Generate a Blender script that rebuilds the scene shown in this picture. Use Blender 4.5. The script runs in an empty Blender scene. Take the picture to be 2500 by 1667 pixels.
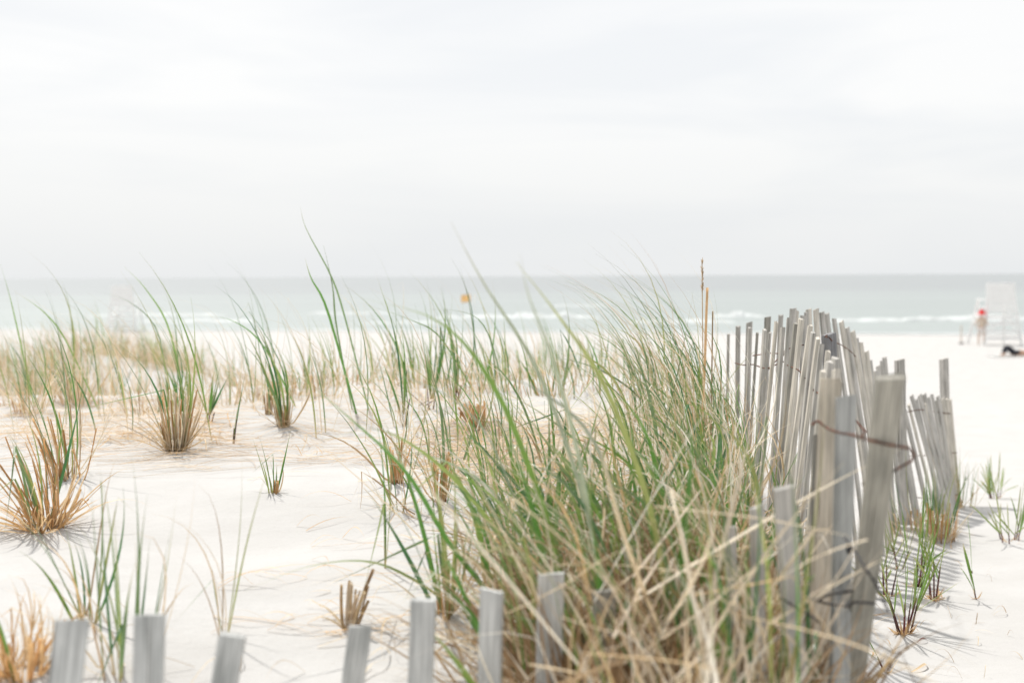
import bpy, bmesh, math, random
import numpy as np
from mathutils import Vector, Matrix, Quaternion

random.seed(11)
RNG = np.random.default_rng(11)
scene = bpy.context.scene
COL = scene.collection

# ------------------------------------------------------------------ camera
EZ = 3.6                       # eye height above the water level (m)
FPX = 50.0 / 36.0 * 2500.0     # focal length in pixels of the 2500 px photograph
cam_data = bpy.data.cameras.new('camera')
cam_data.lens = 50.0
cam_data.sensor_width = 36.0
cam_data.clip_start = 0.05
cam_data.clip_end = 60000.0
cam_data.dof.use_dof = True
cam_data.dof.focus_distance = 4.2
cam_data.dof.aperture_fstop = 3.1
cam_data.dof.aperture_blades = 7
cam = bpy.data.objects.new('camera', cam_data)
COL.objects.link(cam)
CAM_R = Matrix.Rotation(math.radians(90 - 2.63), 3, 'X') @ Matrix.Rotation(math.radians(-0.30), 3, 'Z')
cam.matrix_world = Matrix.Translation((0, 0, EZ)) @ CAM_R.to_4x4()
scene.camera = cam

# ------------------------------------------------------------------ sky, sun, exposure
SUN_AZ = math.radians(-30)     # left of straight ahead
SUN_EL = math.radians(57)
world = bpy.data.worlds.new('World')
scene.world = world
world.use_nodes = True
wn, wl = world.node_tree.nodes, world.node_tree.links
wn.clear()
w_out = wn.new('ShaderNodeOutputWorld')
sky = wn.new('ShaderNodeTexSky')
sky.sky_type = 'NISHITA'
sky.sun_disc = False
sky.sun_elevation = SUN_EL
sky.sun_rotation = SUN_AZ % (2 * math.pi)
sky.air_density = 1.0
sky.dust_density = 3.0
bg_clear = wn.new('ShaderNodeBackground')
bg_clear.inputs['Strength'].default_value = 0.08
wl.new(sky.outputs[0], bg_clear.inputs['Color'])
# thin high overcast: long flat bands of pale grey and white
tc = wn.new('ShaderNodeTexCoord')
sep = wn.new('ShaderNodeSeparateXYZ')
wl.new(tc.outputs['Generated'], sep.inputs[0])
mp = wn.new('ShaderNodeMapping')
mp.inputs['Scale'].default_value = (1.6, 1.6, 11.0)
wl.new(tc.outputs['Generated'], mp.inputs['Vector'])
n1 = wn.new('ShaderNodeTexNoise')
n1.inputs['Scale'].default_value = 1.7
n1.inputs['Detail'].default_value = 6
n1.inputs['Roughness'].default_value = 0.5
n1.inputs['Distortion'].default_value = 0.5
wl.new(mp.outputs[0], n1.inputs['Vector'])
ramp = wn.new('ShaderNodeValToRGB')
ramp.color_ramp.elements[0].position = 0.34
ramp.color_ramp.elements[0].color = (0.626, 0.637, 0.650, 1)
ramp.color_ramp.elements[1].position = 0.55
ramp.color_ramp.elements[1].color = (0.688, 0.688, 0.685, 1)
wl.new(n1.outputs['Fac'], ramp.inputs[0])
# towards the horizon the cloud deck is seen through more air and greys a little
hz = wn.new('ShaderNodeMapRange')
hz.inputs['From Min'].default_value = 0.0
hz.inputs['From Max'].default_value = 0.12
wl.new(sep.outputs['Z'], hz.inputs['Value'])
mixh = wn.new('ShaderNodeMixRGB')
mixh.inputs[1].default_value = (0.572, 0.588, 0.597, 1)
hz.inputs['To Min'].default_value = 0.25
wl.new(hz.outputs[0], mixh.inputs[0])
wl.new(ramp.outputs[0], mixh.inputs[2])
bg_cloud = wn.new('ShaderNodeBackground')
bg_cloud.inputs['Strength'].default_value = 1.0
wl.new(mixh.outputs[0], bg_cloud.inputs['Color'])
mixw = wn.new('ShaderNodeMixShader')
mixw.inputs[0].default_value = 0.93
wl.new(bg_clear.outputs[0], mixw.inputs[1])
wl.new(bg_cloud.outputs[0], mixw.inputs[2])
wl.new(mixw.outputs[0], w_out.inputs['Surface'])

sun_data = bpy.data.lights.new('sun', 'SUN')
sun_data.energy = 3.0
sun_data.angle = math.radians(2.0)
sun_data.color = (1.0, 0.965, 0.91)
sun = bpy.data.objects.new('sun', sun_data)
COL.objects.link(sun)
SUN_DIR = Vector((math.sin(SUN_AZ) * math.cos(SUN_EL), math.cos(SUN_AZ) * math.cos(SUN_EL), math.sin(SUN_EL)))
sun.rotation_euler = (-SUN_DIR).to_track_quat('-Z', 'Y').to_euler()
sun.location = (0, 0, 30)

scene.view_settings.view_transform = 'Standard'
scene.view_settings.look = 'None'
scene.view_settings.exposure = 0.56
scene.view_settings.gamma = 1.0
scene.view_settings.use_curve_mapping = False
scene.render.engine = 'CYCLES'
scene.cycles.max_bounces = 8
scene.cycles.transparent_max_bounces = 8
scene.cycles.use_denoising = True

# ------------------------------------------------------------------ helpers
def ray(u, v):
    d = CAM_R @ Vector(((u - 1250.0) / FPX, (833.5 - v) / FPX, -1.0))
    return d / d.y

def at(u, v, d):
    """world point seen at photograph pixel (u, v), d metres ahead"""
    return Vector((0, 0, EZ)) + ray(u, v) * d

def tag(o, label=None, cat=None, group=None, kind=None):
    if label: o['label'] = label
    if cat: o['category'] = cat
    if group: o['group'] = group
    if kind: o['kind'] = kind
    return o

def link(name, me, mat=None, parent=None):
    o = bpy.data.objects.new(name, me)
    COL.objects.link(o)
    if mat is not None and not me.materials:
        me.materials.append(mat)
    if parent is not None:
        o.parent = parent
        o.matrix_parent_inverse = Matrix.Translation(parent.location).inverted()
    return o

def empty(name, loc):
    o = bpy.data.objects.new(name, None)
    o.empty_display_size = 0.05
    o.location = loc
    COL.objects.link(o)
    return o

def np_mesh(name, verts, faces, smooth=True, color=None):
    """faces: (M, k) int array"""
    me = bpy.data.meshes.new(name)
    verts = np.ascontiguousarray(verts, dtype=np.float32).reshape(-1, 3)
    faces = np.ascontiguousarray(faces, dtype=np.int32)
    m, k = faces.shape
    me.vertices.add(len(verts)); me.vertices.foreach_set('co', verts.ravel())
    me.loops.add(m * k); me.loops.foreach_set('vertex_index', faces.ravel())
    me.polygons.add(m)
    me.polygons.foreach_set('loop_start', np.arange(0, m * k, k, dtype=np.int32))
    if smooth:
        me.polygons.foreach_set('use_smooth', np.ones(m, dtype=bool))
    if color is not None:
        a = me.color_attributes.new('tint', 'FLOAT_COLOR', 'POINT')
        c = np.ones((len(verts), 4), dtype=np.float32)
        c[:, :3] = np.asarray(color, dtype=np.float32).reshape(-1, 3)
        a.data.foreach_set('color', c.ravel())
    me.update(calc_edges=True)
    me.validate()
    return me

def bm_mesh(name, bm, smooth=False):
    me = bpy.data.meshes.new(name)
    bm.normal_update()
    bm.to_mesh(me); bm.free()
    if smooth:
        me.polygons.foreach_set('use_smooth', np.ones(len(me.polygons), dtype=bool))
    return me

# value noise
def _hash(ix, iy, s):
    h = (ix.astype(np.int64) * 374761393 + iy.astype(np.int64) * 668265263 + s * 1274126177) & 0xffffffff
    h = ((h ^ (h >> 13)) * 1274126177) & 0xffffffff
    return ((h ^ (h >> 16)) & 0xffff) / 65535.0

def vnoise(x, y, s=0):
    ix, iy = np.floor(x), np.floor(y)
    fx, fy = x - ix, y - iy
    fx = fx * fx * (3 - 2 * fx); fy = fy * fy * (3 - 2 * fy)
    a = _hash(ix, iy, s); b = _hash(ix + 1, iy, s)
    c = _hash(ix, iy + 1, s); d = _hash(ix + 1, iy + 1, s)
    return (a + (b - a) * fx) * (1 - fy) + (c + (d - c) * fx) * fy - 0.5

def sstep(a, b, x):
    t = np.clip((x - a) / (b - a), 0, 1)
    return t * t * (3 - 2 * t)

# ------------------------------------------------------------------ terrain heights (relative to the eye, then absolute)
OUT_Y = [-8, 2, 4, 5, 8, 12, 20, 35, 55, 92, 130, 220]
OUT_Z = [-1.0, -1.1, -1.18, -1.25, -1.36, -1.72, -2.4, -3.1, -3.45, -3.60, -5.4, -9]
IN_Y = [-8, 1, 2, 3, 5, 6.8, 7.8, 9, 11, 14, 18, 22, 40, 260]
IN_Z = [-0.85, -0.76, -0.71, -0.665, -0.61, -0.57, -0.575, -0.68, -1.05, -1.6, -2.15, -2.55, -3.6, -14]

MOUNDS = []
def fence_x(y):
    return np.interp(y, [0.0, 2.1, 5.8, 9.0, 40], [0.50, 0.56, 0.93, 1.25, 3.0])

def G(x, y):
    x = np.asarray(x, dtype=float); y = np.asarray(y, dtype=float)
    ys = y + 0.27 * x * sstep(25, 70, y)
    zo = np.interp(ys, OUT_Y, OUT_Z)
    zi = np.interp(y, IN_Y, IN_Z)
    # the crest of the little dune comes nearer on the left
    zi = zi - 0.10 * sstep(-0.6, -2.6, x) * sstep(5.0, 7.2, y)
    zi = np.maximum(zi, zo)
    w = sstep(0.42, -0.30, x - fence_x(y))
    z = zo + (zi - zo) * w
    # a second low hummock behind, on the left
    hum = np.exp(-((x + 5.0) / 3.0) ** 2 - ((y - 16.5) / 3.8) ** 2)
    z = z + hum * 1.15
    hum2 = np.exp(-((x - 0.6) / 1.1) ** 2 - ((y - 12.5) / 2.2) ** 2)
    z = z + hum2 * 0.42
    amp = sstep(0.5, 30, y)
    near = 1 - sstep(18, 30, y)
    z = z + vnoise(x * 0.55, y * 0.55, 1) * (0.05 + 0.05 * amp) * (1 - sstep(60, 95, ys))
    z = z + vnoise(x * 1.7, y * 1.7, 2) * 0.034 * near
    z = z + vnoise(x * 4.6, y * 4.6, 3) * 0.011 * near
    z = z + vnoise(x * 11.0, y * 11.0, 4) * 0.0045 * near
    z = z + vnoise(x * 27.0, y * 27.0, 5) * 0.0018 * near
    for (mx, my, mr, mh) in MOUNDS:
        z = z + mh * np.exp(-((x - mx) ** 2 + (y - my) ** 2) / (mr * mr))
    return z + EZ

def gz(x, y):
    return float(G(np.array([x]), np.array([y]))[0])

def gp(u, v, dmin=1.2, dmax=120.0):
    """ground point under photograph pixel (u, v)"""
    r = ray(u, v)
    t = np.geomspace(dmin, dmax, 900)
    f = EZ + r.z * t - G(r.x * t, t)
    k = np.argmax(f < 0) if (f < 0).any() else len(t) - 1
    if k == 0: k = 1
    a, b, fa, fb = t[k - 1], t[k], f[k - 1], f[k]
    d = a + (b - a) * (fa / (fa - fb) if fa != fb else 0)
    return Vector((r.x * d, d, gz(r.x * d, d)))

_m = []
for (u, v, r_, h_) in ((430, 1098, 0.16, 0.030), (105, 1290, 0.18, 0.035), (165, 1168, 0.15, 0.025), (694, 1040, 0.13, 0.022), (668, 1203, 0.08, 0.010),
                       (795, 925, 0.22, 0.035), (1092, 1500, 0.12, 0.018), (300, 1640, 0.14, 0.02), (215, 1512, 0.12, 0.018), (32, 1640, 0.15, 0.025),
                       (966, 1178, 0.12, 0.02), (1078, 1228, 0.12, 0.02), (1166, 1045, 0.18, 0.04), (185, 985, 0.2, 0.03), (72, 1010, 0.2, 0.03),
                       (2206, 1545, 0.10, 0.014), (2282, 1462, 0.10, 0.014), (2384, 1462, 0.06, 0.008), (2298, 1318, 0.16, 0.03), (2238, 1300, 0.2, 0.03), (2470, 1322, 0.15, 0.02)):
    p_ = gp(u, v); _m.append((p_.x, p_.y, r_, h_))
MOUNDS.extend(_m)

# ------------------------------------------------------------------ materials
def new_mat(name):
    m = bpy.data.materials.new(name)
    m.use_nodes = True
    nt = m.node_tree
    b = nt.nodes['Principled BSDF']
    return m, nt, nt.nodes, nt.links, b

def flat_mat(name, rgb, rough=0.7, var=0.12, scale=14.0, bump=0.15):
    m, nt, N, L, b = new_mat(name)
    tcn = N.new('ShaderNodeTexCoord')
    no = N.new('ShaderNodeTexNoise'); no.inputs['Scale'].default_value = scale; no.inputs['Detail'].default_value = 5
    L.new(tcn.outputs['Object'], no.inputs['Vector'])
    r = N.new('ShaderNodeValToRGB')
    r.color_ramp.elements[0].position = 0.3; r.color_ramp.elements[1].position = 0.7
    r.color_ramp.elements[0].color = tuple(c * (1 - var) for c in rgb) + (1,)
    r.color_ramp.elements[1].color = tuple(min(1, c * (1 + var)) for c in rgb) + (1,)
    L.new(no.outputs['Fac'], r.inputs[0]); L.new(r.outputs[0], b.inputs['Base Color'])
    b.inputs['Roughness'].default_value = rough
    bp = N.new('ShaderNodeBump'); bp.inputs['Strength'].default_value = bump; bp.inputs['Distance'].default_value = 0.004
    L.new(no.outputs['Fac'], bp.inputs['Height']); L.new(bp.outputs[0], b.inputs['Normal'])
    return m

# sand
M_SAND, nt, N, L, b = new_mat('sand')
geo = N.new('ShaderNodeNewGeometry')
na = N.new('ShaderNodeTexNoise'); na.inputs['Scale'].default_value = 2.2; na.inputs['Detail'].default_value = 8; na.inputs['Roughness'].default_value = 0.6
nb = N.new('ShaderNodeTexNoise'); nb.inputs['Scale'].default_value = 420; nb.inputs['Detail'].default_value = 3
ncs = N.new('ShaderNodeTexNoise'); ncs.inputs['Scale'].default_value = 38; ncs.inputs['Detail'].default_value = 6; ncs.inputs['Roughness'].default_value = 0.65
for n in (na, nb, ncs): L.new(geo.outputs['Position'], n.inputs['Vector'])
ra = N.new('ShaderNodeValToRGB')
ra.color_ramp.elements[0].position = 0.32; ra.color_ramp.elements[0].color = (0.452, 0.443, 0.430, 1)
ra.color_ramp.elements[1].position = 0.62; ra.color_ramp.elements[1].color = (0.500, 0.493, 0.483, 1)
L.new(na.outputs['Fac'], ra.inputs[0])
rb = N.new('ShaderNodeValToRGB')
rb.color_ramp.elements[0].position = 0.28; rb.color_ramp.elements[0].color = (0.74, 0.72, 0.70, 1)
rb.color_ramp.elements[1].position = 0.46; rb.color_ramp.elements[1].color = (1, 1, 1, 1)
L.new(nb.outputs['Fac'], rb.inputs[0])
mm = N.new('ShaderNodeMixRGB'); mm.blend_type = 'MULTIPLY'; mm.inputs[0].default_value = 0.6
L.new(ra.outputs[0], mm.inputs[1]); L.new(rb.outputs[0], mm.inputs[2])
L.new(mm.outputs[0], b.inputs['Base Color'])
b.inputs['Roughness'].default_value = 0.92
b.inputs['Specular IOR Level'].default_value = 0.15
b1 = N.new('ShaderNodeBump'); b1.inputs['Strength'].default_value = 0.35; b1.inputs['Distance'].default_value = 0.0022
b2 = N.new('ShaderNodeBump'); b2.inputs['Strength'].default_value = 0.4; b2.inputs['Distance'].default_value = 0.010
L.new(ncs.outputs['Fac'], b2.inputs['Height']); L.new(nb.outputs['Fac'], b1.inputs['Height'])
L.new(b2.outputs[0], b1.inputs['Normal']); L.new(b1.outputs[0], b.inputs['Normal'])

# sea
M_SEA, nt, N, L, b = new_mat('sea_water')
geo = N.new('ShaderNodeNewGeometry')
mpn = N.new('ShaderNodeMapping'); mpn.inputs['Scale'].default_value = (0.05, 0.22, 1)
L.new(geo.outputs['Position'], mpn.inputs['Vector'])
nw = N.new('ShaderNodeTexNoise'); nw.inputs['Scale'].default_value = 1.0; nw.inputs['Detail'].default_value = 7; nw.inputs['Roughness'].default_value = 0.62
L.new(mpn.outputs[0], nw.inputs['Vector'])
bw = N.new('ShaderNodeBump'); bw.inputs['Strength'].default_value = 0.9; bw.inputs['Distance'].default_value = 0.5
L.new(nw.outputs['Fac'], bw.inputs['Height']); L.new(bw.outputs[0], b.inputs['Normal'])
# shallow water over sand is greener and paler than the deep water
sp = N.new('ShaderNodeSeparateXYZ'); L.new(geo.outputs['Position'], sp.inputs[0])
dist = N.new('ShaderNodeMapRange'); dist.inputs['From Min'].default_value = 85; dist.inputs['From Max'].default_value = 420
L.new(sp.outputs['Y'], dist.inputs['Value'])
mp2 = N.new('ShaderNodeMapping'); mp2.inputs['Scale'].default_value = (0.004, 0.02, 1)
L.new(geo.outputs['Position'], mp2.inputs['Vector'])
nw2 = N.new('ShaderNodeTexNoise'); nw2.inputs['Scale'].default_value = 1.0; nw2.inputs['Detail'].default_value = 4
L.new(mp2.outputs[0], nw2.inputs['Vector'])
ad = N.new('ShaderNodeMath'); ad.operation = 'MULTIPLY_ADD'; ad.inputs[1].default_value = 1.6; ad.inputs[2].default_value = -0.8
L.new(nw2.outputs['Fac'], ad.inputs[0])
ad2 = N.new('ShaderNodeMath'); ad2.operation = 'ADD'; ad2.use_clamp = True
L.new(dist.outputs[0], ad2.inputs[0]); L.new(ad.outputs[0], ad2.inputs[1])
rs = N.new('ShaderNodeValToRGB')
rs.color_ramp.elements[0].position = 0.0; rs.color_ramp.elements[0].color = (0.308, 0.342, 0.334, 1)
rs.color_ramp.elements[1].position = 1.0; rs.color_ramp.elements[1].color = (0.268, 0.286, 0.294, 1)  # far tone also lightened to stand in for haze
L.new(ad2.outputs[0], rs.inputs[0]); L.new(rs.outputs[0], b.inputs['Base Color'])
b.inputs['Roughness'].default_value = 0.45
b.inputs['IOR'].default_value = 1.33

M_FOAM = flat_mat('sea_foam', (0.52, 0.545, 0.545), 0.9, 0.16, 0.9, 0.6)

# weathered wood
M_WOOD, nt, N, L, b = new_mat('weathered_wood')
tcn = N.new('ShaderNodeTexCoord'); oi = N.new('ShaderNodeObjectInfo')
addv = N.new('ShaderNodeVectorMath'); addv.operation = 'ADD'
mulr = N.new('ShaderNodeVectorMath'); mulr.operation = 'SCALE'; mulr.inputs[0].default_value = (17.0, 9.0, 31.0)
L.new(oi.outputs['Random'], mulr.inputs['Scale'])
L.new(tcn.outputs['Object'], addv.inputs[0]); L.new(mulr.outputs[0], addv.inputs[1])
mg = N.new('ShaderNodeMapping'); mg.inputs['Scale'].default_value = (260, 260, 7)
L.new(addv.outputs[0], mg.inputs['Vector'])
ng = N.new('ShaderNodeTexNoise'); ng.inputs['Scale'].default_value = 1; ng.inputs['Detail'].default_value = 6; ng.inputs['Roughness'].default_value = 0.6
L.new(mg.outputs[0], ng.inputs['Vector'])
ms = N.new('ShaderNodeMapping'); ms.inputs['Scale'].default_value = (30, 30, 9)
L.new(addv.outputs[0], ms.inputs['Vector'])
nst = N.new('ShaderNodeTexNoise'); nst.inputs['Scale'].default_value = 1; nst.inputs['Detail'].default_value = 5
L.new(ms.outputs[0], nst.inputs['Vector'])
rg = N.new('ShaderNodeValToRGB')
rg.color_ramp.elements[0].position = 0.25; rg.color_ramp.elements[0].color = (0.265, 0.258, 0.246, 1)
rg.color_ramp.elements[1].position = 0.66; rg.color_ramp.elements[1].color = (0.575, 0.560, 0.535, 1)
L.new(ng.outputs['Fac'], rg.inputs[0])
rst = N.new('ShaderNodeValToRGB')
rst.color_ramp.elements[0].position = 0.30; rst.color_ramp.elements[0].color = (0.68, 0.68, 0.66, 1)
rst.color_ramp.elements[1].position = 0.60; rst.color_ramp.elements[1].color = (1.05, 1.03, 1.0, 1)
L.new(nst.outputs['Fac'], rst.inputs[0])
mw = N.new('ShaderNodeMixRGB'); mw.blend_type = 'MULTIPLY'; mw.inputs[0].default_value = 1
L.new(rg.outputs[0], mw.inputs[1]); L.new(rst.outputs[0], mw.inputs[2])
mw2 = N.new('ShaderNodeMixRGB'); mw2.blend_type = 'MULTIPLY'; mw2.inputs[0].default_value = 1
mc = N.new('ShaderNodeMapping'); mc.inputs['Scale'].default_value = (190, 190, 2.2)
L.new(addv.outputs[0], mc.inputs['Vector'])
ncr = N.new('ShaderNodeTexNoise'); ncr.inputs['Scale'].default_value = 1; ncr.inputs['Detail'].default_value = 2
L.new(mc.outputs[0], ncr.inputs['Vector'])
rcr = N.new('ShaderNodeValToRGB')
rcr.color_ramp.elements[0].position = 0.27; rcr.color_ramp.elements[0].color = (0.30, 0.28, 0.26, 1)
rcr.color_ramp.elements[1].position = 0.35; rcr.color_ramp.elements[1].color = (1, 1, 1, 1)
L.new(ncr.outputs['Fac'], rcr.inputs[0])
mwc = N.new('ShaderNodeMixRGB'); mwc.blend_type = 'MULTIPLY'; mwc.inputs[0].default_value = 1
L.new(mw.outputs[0], mwc.inputs[1]); L.new(rcr.outputs[0], mwc.inputs[2])
L.new(mwc.outputs[0], mw2.inputs[1]); L.new(oi.outputs['Color'], mw2.inputs[2])
L.new(mw2.outputs[0], b.inputs['Base Color'])
b.inputs['Roughness'].default_value = 0.85; b.inputs['Specular IOR Level'].default_value = 0.25
bw = N.new('ShaderNodeBump'); bw.inputs['Strength'].default_value = 0.7; bw.inputs['Distance'].default_value = 0.0012
L.new(ng.outputs['Fac'], bw.inputs['Height']); L.new(bw.outputs[0], b.inputs['Normal'])

# rusty wire
M_DARKWIRE = flat_mat('dark_wire', (0.03, 0.028, 0.03), 0.6, 0.3, 60)
M_WIRE, nt, N, L, b = new_mat('rusty_wire')
geo = N.new('ShaderNodeNewGeometry')
nr = N.new('ShaderNodeTexNoise'); nr.inputs['Scale'].default_value = 90; nr.inputs['Detail'].default_value = 4
L.new(geo.outputs['Position'], nr.inputs['Vector'])
rr = N.new('ShaderNodeValToRGB')
rr.color_ramp.elements[0].position = 0.38; rr.color_ramp.elements[0].color = (0.030, 0.022, 0.018, 1)
rr.color_ramp.elements[1].position = 0.66; rr.color_ramp.elements[1].color = (0.22, 0.080, 0.040, 1)
L.new(nr.outputs['Fac'], rr.inputs[0]); L.new(rr.outputs[0], b.inputs['Base Color'])
b.inputs['Roughness'].default_value = 0.75; b.inputs['Metallic'].default_value = 0.25

# grass blades: colour of each blade comes from its own tint
def blade_mat(name, transl, rough, spec):
    m, nt, N, L, b = new_mat(name)
    at_ = N.new('ShaderNodeAttribute'); at_.attribute_name = 'tint'
    geo = N.new('ShaderNodeNewGeometry')
    nn = N.new('ShaderNodeTexNoise'); nn.inputs['Scale'].default_value = 45; nn.inputs['Detail'].default_value = 3
    L.new(geo.outputs['Position'], nn.inputs['Vector'])
    mr = N.new('ShaderNodeMapRange'); mr.inputs['From Min'].default_value = 0.25; mr.inputs['From Max'].default_value = 0.75
    mr.inputs['To Min'].default_value = 0.82; mr.inputs['To Max'].default_value = 1.15
    L.new(nn.outputs['Fac'], mr.inputs['Value'])
    mu = N.new('ShaderNodeVectorMath'); mu.operation = 'SCALE'
    L.new(at_.outputs['Color'], mu.inputs[0]); L.new(mr.outputs[0], mu.inputs['Scale'])
    L.new(mu.outputs[0], b.inputs['Base Color'])
    b.inputs['Roughness'].default_value = rough
    b.inputs['Specular IOR Level'].default_value = spec
    tr = N.new('ShaderNodeBsdfTranslucent'); L.new(mu.outputs[0], tr.inputs['Color'])
    mx = N.new('ShaderNodeMixShader'); mx.inputs[0].default_value = transl
    L.new(b.outputs[0], mx.inputs[1]); L.new(tr.outputs[0], mx.inputs[2])
    out = [n for n in N if n.type == 'OUTPUT_MATERIAL'][0]
    L.new(mx.outputs[0], out.inputs['Surface'])
    return m
M_GREEN = blade_mat('green_blade', 0.45, 0.30, 0.6)
M_STALK = blade_mat('golden_stalk', 0.52, 0.5, 0.4)
M_STRAW = blade_mat('dry_straw', 0.36, 0.45, 0.45)

M_WHITE = flat_mat('white_paint', (0.83, 0.83, 0.82), 0.6, 0.05, 5.0)

# ------------------------------------------------------------------ ground and sea
def build_ground():
    nx, nb_ = 430, 6.0
    a = 260.0 / math.sinh(nb_)
    xs = a * np.sinh(nb_ * np.linspace(-1, 1, nx)) + 0.2
    ys = np.concatenate([np.linspace(-7, 1.4, 40, endpoint=False), np.linspace(1.4, 9.5, 270, endpoint=False),
                         np.geomspace(9.5, 220, 150)])
    ny = len(ys)
    X, Y = np.meshgrid(xs, ys)
    Z = G(X, Y)
    V = np.stack([X, Y, Z], -1)
    i = np.arange(ny - 1)[:, None] * nx + np.arange(nx - 1)[None]
    F = np.stack([i, i + 1, i + nx + 1, i + nx], -1).reshape(-1, 4)
    o = link('sand_ground', np_mesh('sand_ground', V, F), M_SAND)
    tag(o, 'white sand of the dune and beach running down to the sea', None, None, 'structure')
build_ground()

def build_sea():
    xs = np.concatenate([-np.geomspace(20000, 60, 24), np.linspace(-50, 50, 60), np.geomspace(60, 20000, 24)])
    ys = np.concatenate([np.linspace(70, 200, 140), np.geomspace(204, 24000, 40)])
    X, Y = np.meshgrid(xs, ys)
    Z = (0.10 * np.sin(Y * 0.55 + 0.7 * np.sin(X * 0.05)) + 0.12 * vnoise(X * 0.06, Y * 0.25, 8)) * sstep(92, 112, Y) * (1 - sstep(180, 200, Y))
    V = np.stack([X, Y, Z], -1)
    nx, ny = len(xs), len(ys)
    i = np.arange(ny - 1)[:, None] * nx + np.arange(nx - 1)[None]
    F = np.stack([i, i + 1, i + nx + 1, i + nx], -1).reshape(-1, 4)
    s = link('sea', np_mesh('sea', V, F), M_SEA)
    tag(s, 'pale grey green sea reaching a soft horizon', None, None, 'structure')
    # breaking waves: ridges of water topped with foam
    def wave(x0, x1, y, h, seed, depth=3.0):
        n, k = 90, 9
        t = np.linspace(0, 1, n)[:, None]; c = np.linspace(-1, 1, k)[None]
        x = x0 + (x1 - x0) * t + 0 * c
        env = np.sin(np.pi * np.clip(t, 0, 1)) ** 0.5 * (0.72 + 0.7 * (vnoise(x * 0.9, x * 0 + seed, seed)) + 0.35 * vnoise(x * 4, x * 0 + seed, seed + 3))
        yy = y + c * depth * 0.5 * (0.7 + 0.5 * vnoise(x * 1.3, c + seed, seed + 1)) - 0.16 * x * 0.3
        zz = h * np.clip(env, 0.05, 2) * np.exp(-(c * 2.0 + 0.35) ** 2) + 0.01
        zz[:, 0] = -0.25; zz[:, -1] = -0.25
        V = np.stack([x, yy, zz + 0.06 * vnoise(x * 7, yy * 7, 4) * env], -1)
        i = np.arange(n - 1)[:, None] * k + np.arange(k - 1)[None]
        F = np.stack([i, i + 1, i + k + 1, i + k], -1).reshape(-1, 4)
        link('breaking_wave', np_mesh('breaking_wave', V, F), M_FOAM, s)
    wave(-6.5, 7.5, 121, 0.62, 1, 5.0)
    wave(16.0, 21.5, 119, 0.66, 2, 5.0)
    wave(24.5, 46.0, 112, 0.34, 3, 4)
    wave(-40, -26, 131, 0.36, 4, 5)
    wave(-31, -21, 116, 0.22, 14, 5)
    wave(-12, -4, 108, 0.20, 15, 5)
    wave(9, 17, 110, 0.22, 16, 5)
    wave(-20, -11.5, 138, 0.35, 5)
    wave(-60, -44, 118, 0.5, 6)
    wave(48, 70, 125, 0.6, 8)
    wave(2, 12, 165, 0.30, 9)
    # thin foam where the last of each wave runs up the sand
    n, k = 260, 4
    x = np.linspace(-75, 75, n)[:, None]; c = np.linspace(0, 1, k)[None]
    sh = 92.0 - 0.27 * x
    yy = sh - 0.9 + 1.8 * vnoise(x * 0.16, x * 0, 31) + c * (1.1 + 1.6 * (vnoise(x * 0.3, x * 0, 32) + 0.5))
    xx = x + 0 * c
    zz = np.maximum(G(xx, yy), 0.0) + 0.03 + 0.03 * np.sin(np.pi * c)
    i = np.arange(n - 1)[:, None] * k + np.arange(k - 1)[None]
    F = np.stack([i, i + 1, i + k + 1, i + k], -1).reshape(-1, 4)
    link('swash_foam', np_mesh('swash_foam', np.stack([xx, yy, zz], -1), F), M_FOAM, s)
build_sea()

# ------------------------------------------------------------------ grass blades
WIND = np.array([-1.0, 0.10, 0.0])

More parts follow.
